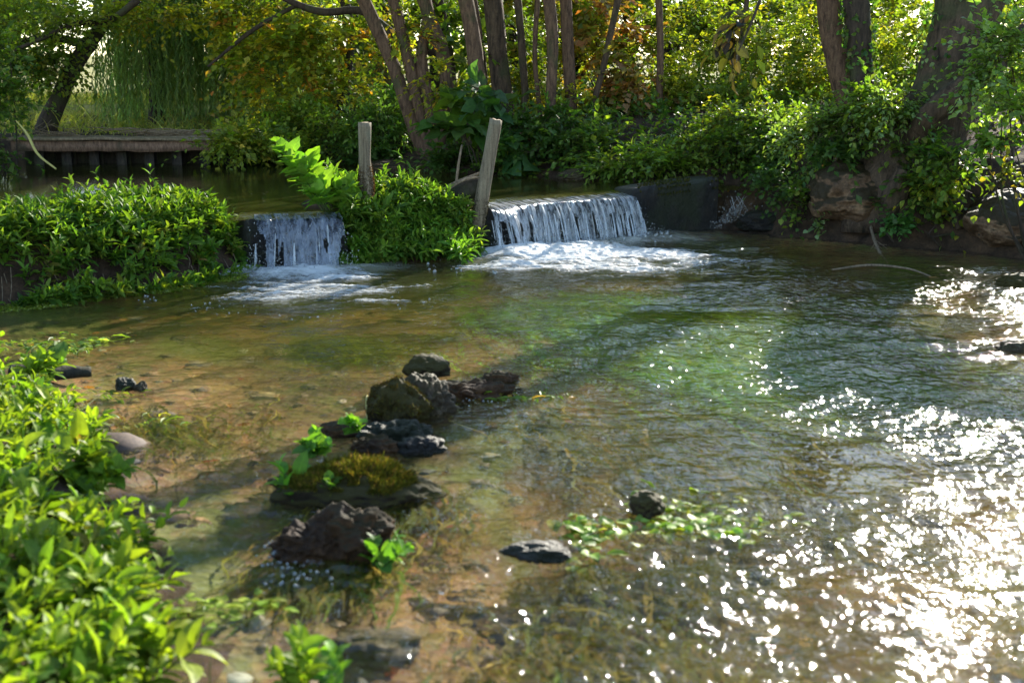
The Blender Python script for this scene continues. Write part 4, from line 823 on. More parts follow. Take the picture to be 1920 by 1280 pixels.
BIG = [('long strap leaved rosette at the lower left corner', on(95, 1215), 4, .13, 5, .10, .032), ('large leaved sunlit plant arching out over the water', on(205, 1165), 4, .15, 5, .095, .034), ('glossy rounded plant at the middle of the lower left bank edge', on(195, 925), 9, .14, 5, .06, .036), ('leafy shoot farthest along the lower left bank', on(75, 735), 8, .15, 5, .08, .032), ('upright pointed plant in the bottom left foreground', on(215, 1300), 5, .13, 5, .085, .026), ('broad pale plant near the bottom edge beside the water', on(335, 1285), 6, .11, 4, .085, .038)]
for lb, b, n, L_, m_, ll, lw in BIG: plant('water_plant', lb, b + (-.04, .0, .05), n, L_, m_, ll, lw, G_NEAR[:4], T_LANCE if 'rounded' not in lb else T_ROUND, .5, twig=.004, ldir=(.2, -.05, 0))
# fallen sticks
g = Geo(); tube(g, [(*(on(1560, 508) + (0, 0, .01)), .007), (*(on(1640, 503) + (0, 0, .025)), .010), (*(on(1700, 508) + (0, 0, .02)), .009), (*(on(1745, 518)), .005)], 26, 8, .15, 10, 3); tag(g.build('floating_stick', M_TWIG), 'long pale stick lying on the water below the right bank', 'stick')
g = Geo(); p = [at(1630, 410, 11.4), at(1638, 445, 11.0), at(1650, 475, 10.6), at(1664, 503, 10.0)]; tube(g, [(*p[0], .012), (*p[1], .015), (*p[2], .012), (*p[3], .008)], 24, 8, .3, 12, 5)
for k in range(14): q = p[1] + (p[2] - p[1]) * rng.random(); tube(g, [(*q, .004), (*(q + rng.normal(0, .07, 3) + (.03, 0, -.05)), .002)], 4, 4, 0, cap=False)
tag(g.build('dead_branch', M_TWIG), 'ragged dead branch dipping from the bank into the water', 'branch')
g = Geo(); tube(g, [(*(on(20, 712) + (0, 0, .03)), .05), (*(on(90, 710) + (0, 0, .02)), .05), (*(on(172, 704) + (0, 0, .02)), .028)], 24, 14, .25, 8, 9); tag(g.build('driftwood', M_WETWOOD), 'dark driftwood log end lying at the lower left bank', 'log')
g = Geo(); tube(g, [(*(on(688, 790)), .004), (*(on(688, 750) + (0, 0, .02)), .0045), (*at(690, 742, 5.75), .003)], 8, 6, 0); tag(g.build('reed_stem', M_REED), 'short pale straw standing at the left of the tallest mid-stream rock', 'straw')

# ================================================================== TREES AND SHRUBS
YG = [(4, (.17, .21, .025)), (3, (.12, .18, .02)), (2, (.24, .25, .03)), (1, (.32, .26, .04))]
MG = [(4, (.095, .16, .024)), (3, (.13, .19, .026)), (1, (.20, .23, .035))]
DG = [(4, (.045, .095, .02)), (3, (.065, .12, .024)), (1, (.10, .15, .035))]
AUT = [(8, (.20, .25, .03)), (3, (.34, .31, .035)), (1, (.48, .30, .03)), (.7, (.52, .18, .03)), (.3, (.5, .10, .03)), (4, (.13, .19, .028))]
BLU = [(4, (.18, .27, .11)), (2, (.24, .33, .13)), (1, (.10, .16, .06))]
GOLD = [(4, (.27, .26, .028)), (4, (.19, .23, .026)), (2, (.40, .31, .03)), (.5, (.42, .2, .03))]
RUS = [(3, (.26, .15, .06)), (2, (.32, .20, .08)), (2, (.14, .17, .03)), (2, (.30, .10, .035)), (2, (.10, .14, .03))]

def stem_pts(path, Y, extra=None):
    """path rows: px, py, width in photograph pixels (optional Y)"""
    out = []
    for r in path:
        y = r[3] if len(r) > 3 else Y; out.append((*at(r[0], r[1], y), r[2] * .5 * mpp(y)))
    return out
def up_more(pts, h, lean=.15, taper=.45):
    a, b = np.array(pts[-2][:3]), np.array(pts[-1][:3]); d = unit(b - a); d = unit(d * (1, 1, 1) + (0, 0, lean)); r = pts[-1][3]
    return pts + [(*(b + d * h * .5 + (rng.normal(0, .1), rng.normal(0, .1), 0)), r * (1 + taper) / 2), (*(b + d * h), r * taper)]
def tree(name, label, stems, crown, mat, cat='tree', group=None, Y=15, bump=.12, ivy=None, seed=1, limbs=()):
    root = thing(name, label, cat, group); g = Geo(); tops = []
    for i, (path, h) in enumerate(stems):
        p = stem_pts(path, Y); f = np.array(p[0]); f[2] -= .4; f[3] *= 1.15; p = [tuple(f)] + p
        if h: p = up_more(p, h + 3.6)
        tube(g, p, 60, 18, bump, 4, seed * 10 + i); tops.append(np.array(p[-1][:3]))
    for i, path in enumerate(limbs): tube(g, stem_pts(path, Y), 34, 10, bump, 5, seed * 10 + 50 + i)
    g.build('trunk', mat, root)
    if crown or tops:
        c = Geo()
        for b in crown(tops) if callable(crown) else crown: put_blob(c, *b)
        if c.n: c.build('crown', M_LEAF, root)
    if ivy:
        gi = Geo(); path, n, pl, ls = ivy; S = spline(stem_pts(path, Y), 120); k = rng.integers(0, 120, n); S = S[k]; a = rng.uniform(0, 6.28, n); d = np.stack([np.cos(a), np.sin(a), 0 * a], 1)
        cl = fbm2(a * 1.2, S[:, 2] * 3, 3, 4) > -.1; S, d = S[cl], d[cl]; n = len(S)
        leaves(gi, S[:, :3] + d * S[:, 3:4] * rng.uniform(1.0, 1.35, (n, 1)), d * .35 + rng.normal(0, .5, (n, 3)) + (0, 0, -.5), d + rng.normal(0, .35, (n, 3)), ls * np.exp(rng.normal(0, .25, n)), ls * .85, pal(n, pl, .25), T_MID); gi.build('ivy', M_LEAF, root)
    return root
def put_blob(c, cen, rad, n, palette, kw=None): blob(c, cen, rad, n, palette, **(kw or {}))
def B(px, py, Y, rx, rz, n, palette, ry=None, **kw): return (at(px, py, Y), (rx * mpp(Y), ry if ry else rx * mpp(Y) * .8, rz * mpp(Y)), n, palette, kw)
def overhead(tops, rad, n, palette, dz=.4, **kw): return [(t + (0, 0, dz), rad, n, palette, dict(dict(ll=.10, lw=.075, m=9, L=.55), **kw)) for t in tops]

def W(x, y, z, rx, ry, rz, n, palette): return ((x, y, z), (rx, ry, rz), n, palette, dict(ll=.13, lw=.10, L=.7, m=9))  # unseen foliage above the view, added to darken what the water reflects
# --- left: leaning tree, willow, autumn maple
tree('leaning_tree', 'dark leaning tree trunk at the left end of the jetty', [([(84, 252, 40), (108, 190, 34), (135, 130, 30), (165, 85, 26), (205, 30, 22), (250, -30, 18)], 3.0)],
     lambda t: [B(60, 60, 16.6, 110, 80, 260, MG + YG), B(170, 40, 16.4, 100, 40, 110, YG), B(40, 5, 17.8, 130, 50, 200, MG), B(150, 0, 17.8, 90, 36, 90, YG), B(110, 120, 16.8, 80, 40, 70, MG), B(320, 20, 16.5, 70, 40, 80, GOLD), B(40, 160, 16.4, 60, 70, 90, DG)] + overhead(t, (3, 2.2, 2.0), 330, MG) + [W(-6.5, 15, 5.2, 2.2, 1.6, 1.6, 330, DG), W(-8.5, 15.5, 6, 2.2, 1.8, 2.2, 330, MG), W(-6.5, 14, 8.5, 2.4, 1.8, 1.8, 300, MG)],
     M_BARKDARK, Y=17, seed=2, limbs=[[(165, 85, 18), (90, 70, 12), (20, 84, 9), (-40, 95, 7)], [(260, 0, 14, 16.2), (200, 40, 12, 16.2), (140, 45, 10, 16.2), (80, 72, 8, 16.2), (-10, 110, 5, 16.2)], [(135, 130, 12), (175, 90, 9), (190, 50, 7)]])
root = thing('weeping_willow', 'weeping willow with long hanging grey green strands behind the jetty', 'tree'); g = Geo()
tube(g, stem_pts([(292, 262, 34), (296, 170, 30), (290, 80, 28), (300, -20, 26), (330, -90, 20)], 19.5), 40, 14, .1, 4, 3); g.build('trunk', M_BARKDARK, root)
g = Geo(); n = 760; px = rng.uniform(175, 600, n); Yw = rng.uniform(18.2, 20.6, n); col_ = fbm2(px / 42, Yw * .9, 2, 12); kp = col_ > -.62; px, Yw = px[kp], Yw[kp]; n = len(px)
P0 = np.array([at(a, -260 + rng.uniform(-60, 120), b) for a, b in zip(px, Yw)]); bot = np.array([at(a, np.clip(rng.normal(195, 55), 60, 262), b)[2] for a, b in zip(px, Yw)])
sprays(g, P0, np.c_[rng.normal(0, .05, (n, 2)), -np.ones(n)], P0[:, 2] - bot, 64, .115, .017, BLU + [(2, (.14, .17, .03))], T_FAR, 0, .55, 'spiral', .8, .003, (.10, .11, .04), 'flat', .25, hang=.35); g.build('crown', M_WILLOW, root)
tree('maple', 'autumn maple with yellow and orange leaves over the pond', [([(640, 262, 26, 17.6), (648, 150, 22, 17.6), (655, 60, 20, 17.6), (640, -30, 18, 17.6)], 2.6)],
     lambda t: [B(540, 120, 17, 120, 90, 250, AUT, m=9, ll=.085, lw=.075), B(440, 30, 16.8, 60, 36, 70, GOLD, ll=.085, lw=.07), B(620, 70, 17, 90, 70, 140, AUT, ll=.085, lw=.075), B(640, 170, 16.8, 70, 60, 110, AUT, ll=.08), B(520, 180, 16.6, 50, 45, 70, GOLD), B(560, 20, 17, 140, 50, 150, YG), B(730, 90, 16.6, 60, 60, 70, AUT)] + overhead(t, (3.2, 2.2, 2.2), 380, AUT) + [W(-3.8, 14.5, 5.0, 2.2, 1.5, 1.5, 380, MG), W(-3.2, 13.8, 7.4, 2.2, 1.5, 1.4, 330, MG), W(-4.6, 15, 9.8, 2.4, 2, 1.6, 300, AUT)],
     M_BARKDARK, Y=17.2, seed=4, limbs=[[(845, 110, 16, 16), (740, 65, 16, 16), (680, 22, 14, 16), (600, 22, 14, 16), (540, 0, 12, 16), (480, -40, 9, 16)], [(560, 8, 8, 16.4), (470, 60, 8, 16.4), (420, 100, 6, 16.4), (390, 125, 4, 16.4)]])

# --- centre: multi-stemmed alder and single trunks
tree('multi_stemmed_tree', 'multi-stemmed leaning tree rooted on the pond bank in the centre', [
    ([(812, 296, 46), (792, 272, 34), (765, 205, 26), (740, 130, 24), (705, 50, 24), (668, -30, 22)], 2.6), ([(806, 290, 40), (788, 215, 24), (770, 130, 23), (748, 40, 22), (730, -30, 22)], 2.5),
    ([(812, 285, 34), (806, 200, 24), (790, 110, 22), (800, 20, 20), (775, -30, 18)], 2.3), ([(820, 280, 40), (838, 190, 26), (830, 100, 26), (800, 20, 24), (790, -30, 24)], 2.4)],
     lambda t: [B(760, 40, 15.2, 60, 50, 46, AUT, ll=.075), B(850, 60, 15.6, 50, 60, 46, MG, ll=.09, lw=.08), B(830, 140, 14.8, 60, 40, 30, GOLD)] + overhead(t, (2.4, 1.8, 1.9), 170, MG) + [W(-1.4, 13.6, 5.2, 1.9, 1.3, 1.3, 330, MG), W(-1.2, 14, 7.6, 1.8, 1.5, 1.2, 260, DG)], M_BARKRED, Y=15.2, seed=6)
tree('alder', 'brown rough barked tree trunk curving up left of centre bank', [([(908, 236, 30), (896, 150, 29), (886, 70, 29), (868, -30, 28)], 2.6)], lambda t: [B(860, 30, 15.8, 60, 40, 40, MG)] + overhead(t, (2.2, 1.8, 1.9), 220, MG) + [W(.6, 13.9, 6.1, 1.5, 1.2, 1.2, 200, MG)], M_BARKRED, Y=14.6, seed=8)
tree('alder', 'thickest straight brown trunk in the middle of the pond bank', [([(944, 200, 38), (934, 110, 36), (928, 40, 36), (920, -30, 36)], 3)], lambda t: [B(960, 60, 16, 70, 60, 60, MG)] + overhead(t, (2.4, 1.8, 2), 240, MG) + [W(.9, 15.5, 8, 2, 1.5, 2, 240, DG)], M_BARK, Y=15.3, seed=9)
tree('alder', 'slim lichen spotted trunk standing right of the thickest brown trunk', [([(1030, 232, 20), (1034, 150, 20), (1036, 80, 21), (1026, -30, 22)], 2.4)], lambda t: [B(1070, 50, 15.6, 70, 70, 70, YG)] + overhead(t, (1.6, 1.4, 1.4), 150, YG), M_BARKRED, Y=14.5, seed=10)
DARK = [('dark slender trunk behind the multi-stemmed tree', [(848, 180, 22), (832, 60, 22), (812, -30, 24)], 15.6), ('dark stem between the curving trunk and the thickest trunk', [(905, 140, 16), (882, -30, 18)], 15.5), ('dark thin stem directly right of the thickest trunk', [(985, 190, 14), (978, 90, 14), (968, -30, 14)], 15.2),
        ('reddish thin trunk behind the slim spotted trunk', [(1072, 210, 22), (1066, 110, 22), (1060, -30, 22)], 15.0), ('leaning dark stem among the yellowing leaves', [(1110, 220, 12), (1135, 110, 11), (1165, -30, 13)], 15.0), ('lone straight dark stem at the edge of the sunlit thicket', [(1236, 190, 14), (1238, 100, 13), (1234, -30, 13)], 15.2), ('thin dark sapling in the sunlit thicket', [(1366, 205, 11), (1384, 110, 10), (1405, -30, 9)], 15.6), ('twisted thin stem left of the reddish trunk', [(1012, 215, 9), (1003, 120, 9), (1010, -30, 10)], 15.0)]
for i, (lb, p, y) in enumerate(DARK): tree('sapling', lb, [(p, 2.2)], lambda t: overhead(t, (1.2, 1.1, 1.1), 60, MG), M_BARKRED if i % 2 else M_BARK, Y=y, seed=20 + i)

# --- right bank trees
tree('bare_trunk_tree', 'dark reddish trunk leaning left on the right bank', [([(1640, 268, 46, 12.5), (1592, 178, 50), (1574, 110, 50), (1562, 50, 50), (1552, -30, 50)], 2.2)], lambda t: overhead(t, (1.8, 1.5, 1.1), 90, MG), M_BARKRED, Y=12.5, seed=31)
tree('ivy_clad_tree', 'ivy clad upright trunk beside the dark leaning trunk', [([(1640, 320, 60), (1625, 255, 48), (1618, 170, 44), (1612, 90, 44), (1604, -30, 46)], 2.2)], lambda t: overhead(t, (1.8, 1.5, 1.1), 90, MG), M_BARKDARK, Y=12.2, seed=32, ivy=([(1635, 290, 56), (1618, 170, 46), (1612, 90, 46), (1604, -30, 48)], 900, DG + [(1, (.10, .13, .03))], .05))
tree('old_tree', 'massive slanting old tree trunk at the right of the bank', [([(1690, 345, 190), (1728, 262, 140), (1768, 170, 120), (1800, 70, 118), (1840, -40, 118), (1950, -100, 105), (2150, -160, 95), (2400, -270, 80), (2600, -450, 60)], -1)], lambda t: overhead(t, (1.8, 1.6, 1.2), 150, MG, .8), M_BARK, Y=11.6, seed=33, bump=.22, ivy=([(1745, 240, 140), (1775, 150, 126), (1805, 60, 124), (1835, -30, 126)], 800, DG + BLU, .05),  # unseen upper trunk bends right, shaped to keep its shadow off the water
     limbs=[[(1722, 262, 60, 11.3), (1748, 216, 52, 11.05), (1790, 178, 46, 10.95), (1850, 128, 44, 11.0), (1930, 60, 40, 11.2)], [(1735, 262, 20, 11.2), (1760, 250, 14, 11.1), (1790, 242, 8, 11.1)], [(1700, 330, 60, 11.2), (1670, 380, 40, 11.15), (1662, 420, 26, 11.2)], [(1760, 320, 40, 11.1), (1790, 380, 26, 10.9), (1800, 430, 16, 10.8)]])

# --- shrubs, each with its own stems
def shrub(name, label, base, blobs, stems=5, mat=M_BARKDARK, r=.012, cat='shrub', group=None, leafmat=None):
    root = thing(name, label, cat, group); g = Geo(); b = np.asarray(base, float); bl = [B(*q[:7], **(q[7] if len(q) > 7 else {})) for q in blobs]
    for i in range(stems):
        t = bl[i % len(bl)]; e = np.asarray(t[0]) + rng.normal(0, .35, 3) * np.asarray(t[1]); s = b + rng.normal(0, .04, 3) * (1, 1, 0); s[2] -= .1
        tube(g, [(*s, r), (*((s + e) / 2 + rng.normal(0, .08, 3)), r * .8), (*e, r * .3)], 14, 6, .1, 6, i, cap=False)
    g.build('stem', mat, root); c = Geo()
    for t in bl: put_blob(c, *t)
    c.build('foliage', leafmat or M_LEAF, root); return root
def gnd(px, py, Y): p = at(px, py, Y); p[2] = float(hz(np.array([p[0]]), np.array([p[1]]))[0]); return p
K = dict
shrub('shrub', 'dark green shrub overhanging the far left pond edge', gnd(20, 280, 14.2), [(0, 190, 14.2, 45, 60, 90, DG + MG), (-10, 100, 14.6, 70, 60, 90, DG + MG), (-30, 270, 13.6, 45, 40, 60, DG)], 6)
shrub('shrub', 'arching yellow green shrub overhanging the right end of the jetty', gnd(560, 270, 16.2), [(500, 255, 15.9, 85, 22, 110, YG, K(ll=.06, lw=.035)), (560, 225, 16.2, 70, 40, 150, MG), (445, 262, 14.9, 60, 26, 150, YG), (500, 270, 15.3, 60, 24, 120, MG)], 8)
shrub('shrub', 'dark shrub hanging over the water behind the tall broad-leaved plant', gnd(540, 285, 16.3), [(560, 268, 16.2, 60, 32, 130, DG), (500, 285, 16.3, 50, 22, 80, DG)], 5)
shrub('shrub', 'fresh green shrub directly behind the upright mossy post', gnd(650, 290, 15.7), [(640, 255, 15.6, 60, 42, 190, MG, K(ll=.06, lw=.035)), (700, 235, 15.5, 60, 42, 190, [(3, (.09, .17, .03)), (2, (.13, .21, .035))], K(ll=.06, lw=.03)), (690, 285, 15.2, 50, 24, 80, DG)], 8)
shrub('shrub', 'sunlit spiky leaved shrub under the leaning stems', gnd(740, 262, 15.9), [(735, 215, 15.9, 50, 34, 130, [(3, (.10, .19, .04)), (1, (.15, .24, .05))], K(ll=.09, lw=.022))], 6)
shrub('shrub', 'large soft leaved burdock clump at the foot of the curving trunk', gnd(905, 300, 14.1), [(890, 190, 14.1, 55, 26, 16, DG + MG, K(ll=.19, lw=.17, tpl=T_HEART, m=5, L=.45)), (930, 190, 14.0, 40, 24, 10, [(1, (.045, .10, .03))], K(ll=.18, lw=.16, tpl=T_HEART, m=4)), (880, 245, 13.9, 55, 30, 18, DG, K(ll=.18, lw=.16, tpl=T_HEART, m=5)), (950, 265, 13.8, 40, 26, 10, [(1, (.05, .11, .03))], K(ll=.18, lw=.16, tpl=T_HEART, m=4))], 8)
shrub('nettles', 'shaded nettle bed on the pond bank below the slim trunk', gnd(1050, 300, 13.8), [(1040, 240, 14.0, 80, 34, 190, DG), (1000, 290, 13.7, 70, 30, 150, DG), (1110, 270, 13.7, 70, 36, 170, DG + MG), (850, 300, 14.2, 60, 24, 110, DG), (930, 315, 13.7, 60, 14, 60, MG)], 10)
shrub('nettles', 'bright leafy herbs at the water edge above the weir crest', gnd(1200, 325, 12.95), [(1180, 310, 13.0, 60, 20, 100, MG, K(ll=.075, lw=.035)), (1250, 300, 12.9, 55, 24, 110, MG, K(ll=.075, lw=.035)), (1120, 318, 13.2, 40, 14, 50, MG)], 6)
shrub('shrub', 'russet leaved hazel shrub among the dark stems', gnd(1150, 230, 15.6), [(1150, 90, 15.6, 80, 60, 90, RUS, K(ll=.09, lw=.07)), (1190, 160, 15.4, 70, 40, 80, RUS, K(ll=.09, lw=.07)), (1080, 130, 15.6, 60, 60, 60, GOLD), (1130, 20, 15.8, 90, 40, 70, RUS, K(ll=.09, lw=.07))], 7)
shrub('shrub', 'yellowing hazel shrub between the trunks in the centre', gnd(1000, 210, 15.4), [(1000, 120, 16.4, 50, 70, 90, YG), (965, 150, 16, 40, 40, 60, GOLD), (1080, 190, 15.0, 50, 26, 50, GOLD)], 5)
thick = [('sunlit yellow green thicket right of the lone dark stem', [(1290, 60, 16.2, 90, 70, 170, YG), (1280, 170, 15.6, 80, 60, 170, YG)], 1290, 16.2), ('glowing yellow thicket left of the dark leaning trunk', [(1420, 60, 15.8, 90, 80, 190, YG), (1430, 170, 15.2, 90, 60, 180, YG + MG)], 1430, 15.6), ('bright lime thicket behind the two right bank trunks', [(1530, 80, 15.6, 80, 90, 190, YG), (1600, 150, 15.4, 90, 60, 160, YG)], 1560, 15.5), ('pale gold thicket between the ivy clad trunk and the old trunk', [(1690, 60, 15.2, 80, 90, 200, YG), (1690, 170, 14.6, 80, 50, 150, YG + MG)], 1690, 15.0), ('sunlit thicket behind the massive old trunk', [(1830, 60, 15.2, 110, 90, 190, MG + YG), (1900, 170, 14.6, 90, 60, 130, MG)], 1860, 15.0)]
for lb, bl, px, y in thick: shrub('thicket', lb, gnd(px, 240, y), bl, 9, r=.011)
shrub('shrub', 'twiggy green shrub spilling over the right end of the weir', gnd(1400, 310, 13.0), [(1330, 265, 13.0, 65, 34, 170, MG, K(ll=.055, lw=.035)), (1400, 280, 12.8, 70, 34, 190, MG + DG, K(ll=.055, lw=.035)), (1455, 325, 12.5, 55, 26, 130, DG, K(ll=.06, lw=.05)), (1380, 225, 13.2, 70, 34, 140, MG + YG, K(ll=.055, lw=.035)), (1480, 230, 12.9, 70, 34, 150, MG, K(ll=.055, lw=.035))], 12)
shrub('shrub', 'twiggy shrub arching in front of the right bank trunks', gnd(1560, 300, 12.0), [(1520, 250, 11.9, 65, 34, 140, MG + BLU, K(ll=.055, lw=.033)), (1590, 220, 11.7, 70, 32, 130, MG, K(ll=.055, lw=.033)), (1560, 275, 11.6, 60, 14, 50, DG), (1690, 190, 11.2, 60, 26, 90, MG + BLU, K(ll=.055, lw=.033)), (1640, 190, 11.5, 60, 26, 60, MG)], 12)
shrub('ivy', 'dark ivy draping between the big boulder and the old tree roots', gnd(1690, 360, 11.3), [(1715, 350, 11.1, 40, 40, 40, DG + MG, K(ll=.06, lw=.055, tpl=T_MID, m=6, L=.3)), (1720, 290, 11.1, 40, 40, 44, DG + MG, K(ll=.06, lw=.055, tpl=T_MID, m=6, L=.3)), (1650, 385, 11.2, 14, 22, 16, DG, K(ll=.055, lw=.05, m=6, L=.2))], 4, cat='ivy')
shrub('bramble', 'bramble trailing down the bank left of the wide boulder', gnd(1790, 380, 10.9), [(1760, 345, 10.8, 34, 40, 50, MG + GOLD, K(ll=.055, lw=.045, tpl=T_MID, m=6, L=.3)), (1810, 310, 10.6, 50, 30, 50, MG, K(ll=.055, lw=.045, tpl=T_MID, m=6, L=.3)), (1750, 410, 10.8, 30, 30, 26, MG, K(ll=.055, lw=.05, m=6, L=.25)), (1740, 300, 10.8, 50, 30, 40, DG)], 8, cat='bramble')
shrub('bramble', 'sunlit bramble leaves reaching in from the right edge', gnd(1960, 330, 9.9), [(1890, 265, 9.7, 50, 26, 34, [(3, (.12, .2, .03)), (1, (.08, .15, .03))], K(ll=.065, lw=.045, tpl=T_MID, m=6, L=.35)), (1880, 325, 9.8, 50, 18, 16, GOLD + MG, K(ll=.055, lw=.04, tpl=T_MID, m=6, L=.35)), (1920, 210, 9.8, 60, 34, 40, MG, K(ll=.06, lw=.045, tpl=T_MID, m=6)), (1880, 110, 10.2, 80, 70, 150, BLU + MG, K(ll=.06, lw=.045))], 8, cat='bramble')
shrub('fern_tuft', 'bright round leaved herb tuft at the waterline below the old tree', gnd(1690, 420, 11.0), [(1690, 428, 10.95, 30, 18, 44, [(3, (.07, .17, .04)), (1, (.10, .2, .05))], K(ll=.045, lw=.045, tpl=T_MID, L=.15, m=6))], 3, cat='herb', leafmat=M_PLANT)
shrub('creeper', 'round leaved creeper hanging over the edge of the big boulder', gnd(1510, 390, 11.9), [(1500, 385, 11.6, 26, 44, 30, DG + MG, K(ll=.05, lw=.048, tpl=T_MID, m=6, L=.25)), (1535, 410, 11.4, 14, 20, 10, BLU, K(ll=.05, lw=.05, tpl=T_MID, m=5, L=.2)), (1470, 345, 11.9, 40, 24, 50, DG, K(ll=.05, lw=.05, tpl=T_MID, m=6, L=.25))], 4, cat='creeper')
# dark overhanging leaves nearer the camera
g = Geo(); tube(g, stem_pts([(1440, -40, 8, 7.8), (1410, 40, 5, 7.7), (1385, 95, 3, 7.6)], 7.7), 14, 6, .1, 5, 1)
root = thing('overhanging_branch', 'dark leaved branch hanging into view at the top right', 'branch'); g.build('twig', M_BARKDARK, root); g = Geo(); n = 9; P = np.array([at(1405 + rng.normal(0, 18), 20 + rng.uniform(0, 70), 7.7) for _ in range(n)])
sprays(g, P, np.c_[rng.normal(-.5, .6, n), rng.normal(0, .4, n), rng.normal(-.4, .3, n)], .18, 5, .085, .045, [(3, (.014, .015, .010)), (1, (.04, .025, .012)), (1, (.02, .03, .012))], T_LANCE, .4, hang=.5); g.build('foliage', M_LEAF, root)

# --- wood behind: each tree its own trunk and crown
far = [(-13, 27, 'MG', .46), (-14, 33, 'YG', .7), (-4.4, 25.5, 'DG', .46), (-1.5, 24.5, 'MG', .46), (1.3, 24, 'DG', .46), (4.0, 23.5, 'YG', .46), (6.8, 24, 'YG', .46), (9.4, 22.5, 'MG', .46),
       (-6.6, 33, 'GOLD', 1.2), (-2.0, 34, 'YG', 1.2), (3.2, 35, 'YG', 1.2), (8.5, 34, 'YG', 1.2), (13.5, 34, 'YG', .95), (-18, 37, 'MG', 3.3), (24, 33, 'YG', 2.4), (-11, 40, 'DG', 3.9), (-4.5, 41, 'MG', 4.1), (1.6, 33, 'DG', 1.35), (5.5, 31, 'MG', 1.15), (13, 44, 'YG', 1.7), (26, 42, 'MG', 1.8), (2.7, 22.3, 'YG', .46), (.1, 22.6, 'GOLD', .46), (-10.2, 22.5, 'MG', .46), (5.4, 21.6, 'MG', .46), (-6.6, 25, 'YG', .46)]
PALS = dict(MG=MG, YG=YG, DG=DG, GOLD=GOLD)
protos = {}
def far_tree(key, sd):
    r_ = thing('woodland_tree', '', 'tree'); g = Geo(); tube(g, [(0, 0, -.6, .2), (.05, 0, 1.2, .17), (rng.normal(0, .15), rng.normal(0, .15), 3.2, .13), (rng.normal(0, .4), rng.normal(0, .3), 6.5, .05)], 30, 12, .1, 3, sd)
    for k in range(7): a = rng.uniform(0, 6.28); z = rng.uniform(1.2, 4.8); tube(g, [(0, 0, z, .06), (math.cos(a) * .8, math.sin(a) * .8, z + .5, .04), (math.cos(a) * 1.7, math.sin(a) * 1.7, z + .9, .015)], 10, 7, .1, 4, k)
    g.build('trunk', M_BARKDARK, r_); c = Geo()
    for k in range(13):
        a = rng.uniform(0, 6.28); z = rng.uniform(.9, 6.6); rr = 1.7 * math.sin(min(1, (z + .6) / 4.2) * 1.9) * rng.uniform(.3, 1)
        put_blob(c, (math.cos(a) * rr, math.sin(a) * rr, z), (1.25, 1.15, .8), 70, PALS[key], dict(ll=.14, lw=.11, L=.6, m=9))
    c.build('crown', M_LEAF, r_); return r_
def copy_tree(o):
    c = o.copy(); C.objects.link(c)
    for ch in [x for x in bpy.data.objects if x.parent == o]: d = ch.copy(); C.objects.link(d); d.parent = c
    return c
side = {-1: 'left', 1: 'right'}
FARLAB = ['green woodland tree in the meadow beyond the leaning tree', 'pale yellow woodland tree far behind the leaning tree', 'dark woodland tree behind the willow strands', 'green woodland tree behind the autumn maple', 'dark woodland tree behind the thickest brown trunk', 'yellow woodland tree behind the lone dark stem', 'yellow woodland tree behind the two right bank trunks', 'green woodland tree behind the massive old trunk', 'golden woodland tree far behind the jetty', 'yellow woodland tree far behind the multi-stemmed tree', 'yellow woodland tree far behind the russet hazel', 'yellow woodland tree far behind the glowing thicket', 'yellow woodland tree far behind the old trunk', 'green woodland tree farthest off past the pond', 'yellow woodland tree farthest off past the right bank', 'huge dark tree towering beyond the willow', 'huge green tree towering beyond the autumn maple', 'dark tree far beyond the brown trunks', 'far green tree beyond the russet hazel', 'far yellow tree beyond the twin right bank trunks', 'green tree in the far right distance', 'yellow tree filling the gap left of the lone dark stem', 'golden tree filling the gap behind the slim spotted trunk', 'green tree at the far left edge beyond the leaning tree', 'green tree behind the glowing yellow thicket', 'yellow tree behind the willow trunk']
for i, (x, y, k, fs) in enumerate(far):
    o = protos[k] if False else (far_tree(k, i) if k not in protos else copy_tree(protos[k])); protos.setdefault(k, o)
    o.location = (x, y, .9 + .01 * (y - 20)); o.rotation_euler[2] = rng.uniform(0, 6.28); s = rng.uniform(.95, 1.05) * fs; o.scale = (s * 1.45, s * 1.45, s) if fs < .5 else (s, s, s * rng.uniform(.9, 1.1)); o['label'] = FARLAB[i]; o['group'] = 'woodland trees behind the stream'

# undergrowth carpeting the pond bank and right bank
g = Geo(); x = rng.uniform(-3.5, 7, 16000); y = rng.uniform(9.5, 19, 16000); z, dl, dp = height(x, y); w = np.where((dl > .25) & (dp > .12) & (z > .3) & (fbm2(x * 1.7, y * 1.7, 3, 71) > -.05) & ~((y < 12.5) & (dl < .8) & (rng.random(len(x)) < .55)))[0][:2600]
P = np.stack([x[w], y[w], z[w]], 1); n = len(w); sprays(g, P, np.array([0, 0, .8]) + rng.normal(0, .5, (n, 3)), .28 * np.exp(rng.normal(0, .3, n)), 6, .065, .05, DG + DG + MG, T_FAR, .3, twig=.003)
tag(g.build('undergrowth', M_LEAF), 'low dark green undergrowth covering the banks under the trees', 'undergrowth', kind='stuff')
g = Geo(); x = rng.uniform(-3.5, 7, 5000); y = rng.uniform(9.5, 17, 5000); z, dl, dp = height(x, y); w = np.where((dl > .02) & (dp > .02) & (z > .05))[0][:1800]; n = len(w)
leaves(g, np.stack([x[w], y[w], z[w] + .012], 1), np.c_[rng.normal(0, 1, (n, 2)), rng.normal(0, .3, n)], np.array([0, 0, 1]) + rng.normal(0, .4, (n, 3)), rng.uniform(.03, .08, n), .035, pal(n, [(3, (.16, .08, .03)), (2, (.24, .13, .05)), (2, (.08, .05, .03))]), T_FAR)
tag(g.build('leaf_litter', M_LEAF), 'dead brown leaf litter scattered on the banks', 'leaf litter', kind='stuff')
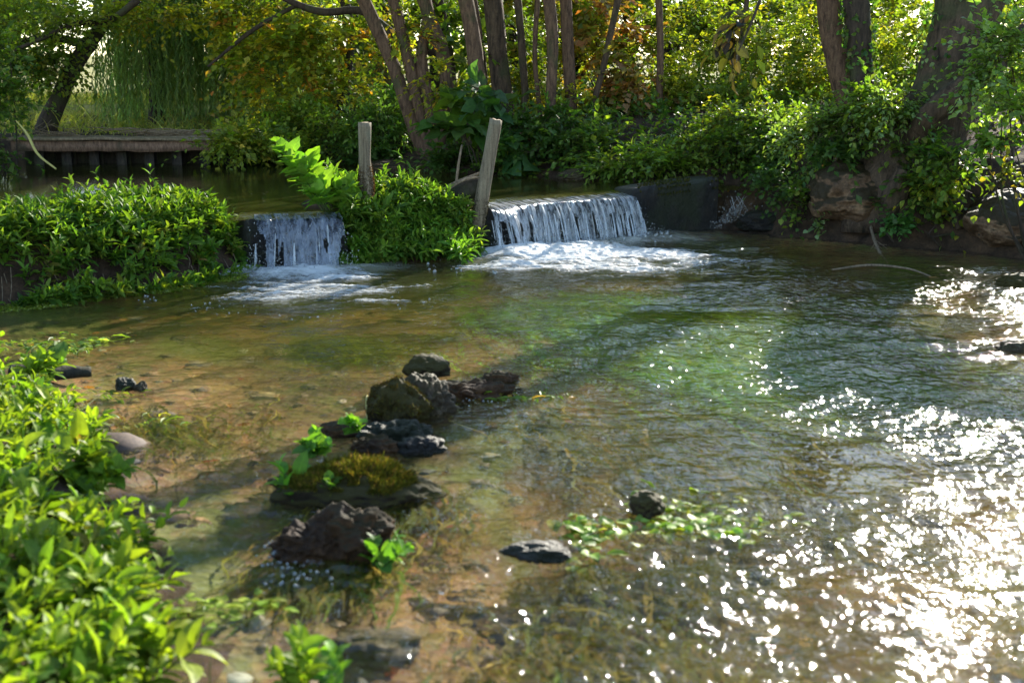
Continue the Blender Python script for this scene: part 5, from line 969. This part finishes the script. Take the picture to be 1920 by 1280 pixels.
# rough sunlit grass in the meadow beyond the leaning tree
g = Geo(); x = rng.uniform(-14, -3.6, 2600); y = rng.uniform(16.6, 30, 2600); z = np.where(y < 21.8, hz(x, y), .95); k = x > -.5 * y; grass(g, np.stack([x, y, z], 1)[k], 4, .3, [(3, (.30, .28, .06)), (2, (.20, .22, .04)), (1, (.42, .36, .14))], .1, .006)
tag(g.build('meadow_grass', M_LEAF), 'long sunlit yellow grass in the meadow beyond the pond', 'grass', kind='stuff')

# ================================================================== LIGHT
SUN_AZ, SUN_EL = R(26.5), R(23.5)      # azimuth to the right of straight ahead
sd = bpy.data.lights.new('sun', 'SUN'); sd.energy = 5; sd.angle = R(.53); sd.color = (1, .93, .80)
so = bpy.data.objects.new('sun', sd); C.objects.link(so)
dirv = Vector((math.sin(SUN_AZ) * math.cos(SUN_EL), math.cos(SUN_AZ) * math.cos(SUN_EL), math.sin(SUN_EL)))
so.rotation_euler = dirv.to_track_quat('Z', 'Y').to_euler(); so.location = dirv * 40
w = bpy.data.worlds.new('World'); bpy.context.scene.world = w; w.use_nodes = True; nt = w.node_tree
bg = nt.nodes['Background']; sky = nt.nodes.new('ShaderNodeTexSky'); sky.sky_type = 'NISHITA'; sky.sun_disc = False; sky.sun_elevation = SUN_EL; sky.sun_rotation = SUN_AZ
sky.dust_density = .15; sky.air_density = 1.0
nt.links.new(sky.outputs[0], bg.inputs[0]); bg.inputs[1].default_value = .15
sc = bpy.context.scene
sc.view_settings.view_transform = 'Standard'; sc.view_settings.look = 'None'; sc.view_settings.gamma = 1; sc.view_settings.exposure = 1.6
sc.render.engine = 'CYCLES'; cy = sc.cycles
cy.use_denoising = True; cy.denoiser = 'OPENIMAGEDENOISE'; cy.denoising_input_passes = 'RGB_ALBEDO_NORMAL'
cy.max_bounces = 7; cy.diffuse_bounces = 3; cy.glossy_bounces = 3; cy.transmission_bounces = 4; cy.transparent_max_bounces = 24; cy.sample_clamp_indirect = 6; cy.caustics_reflective = False; cy.caustics_refractive = False
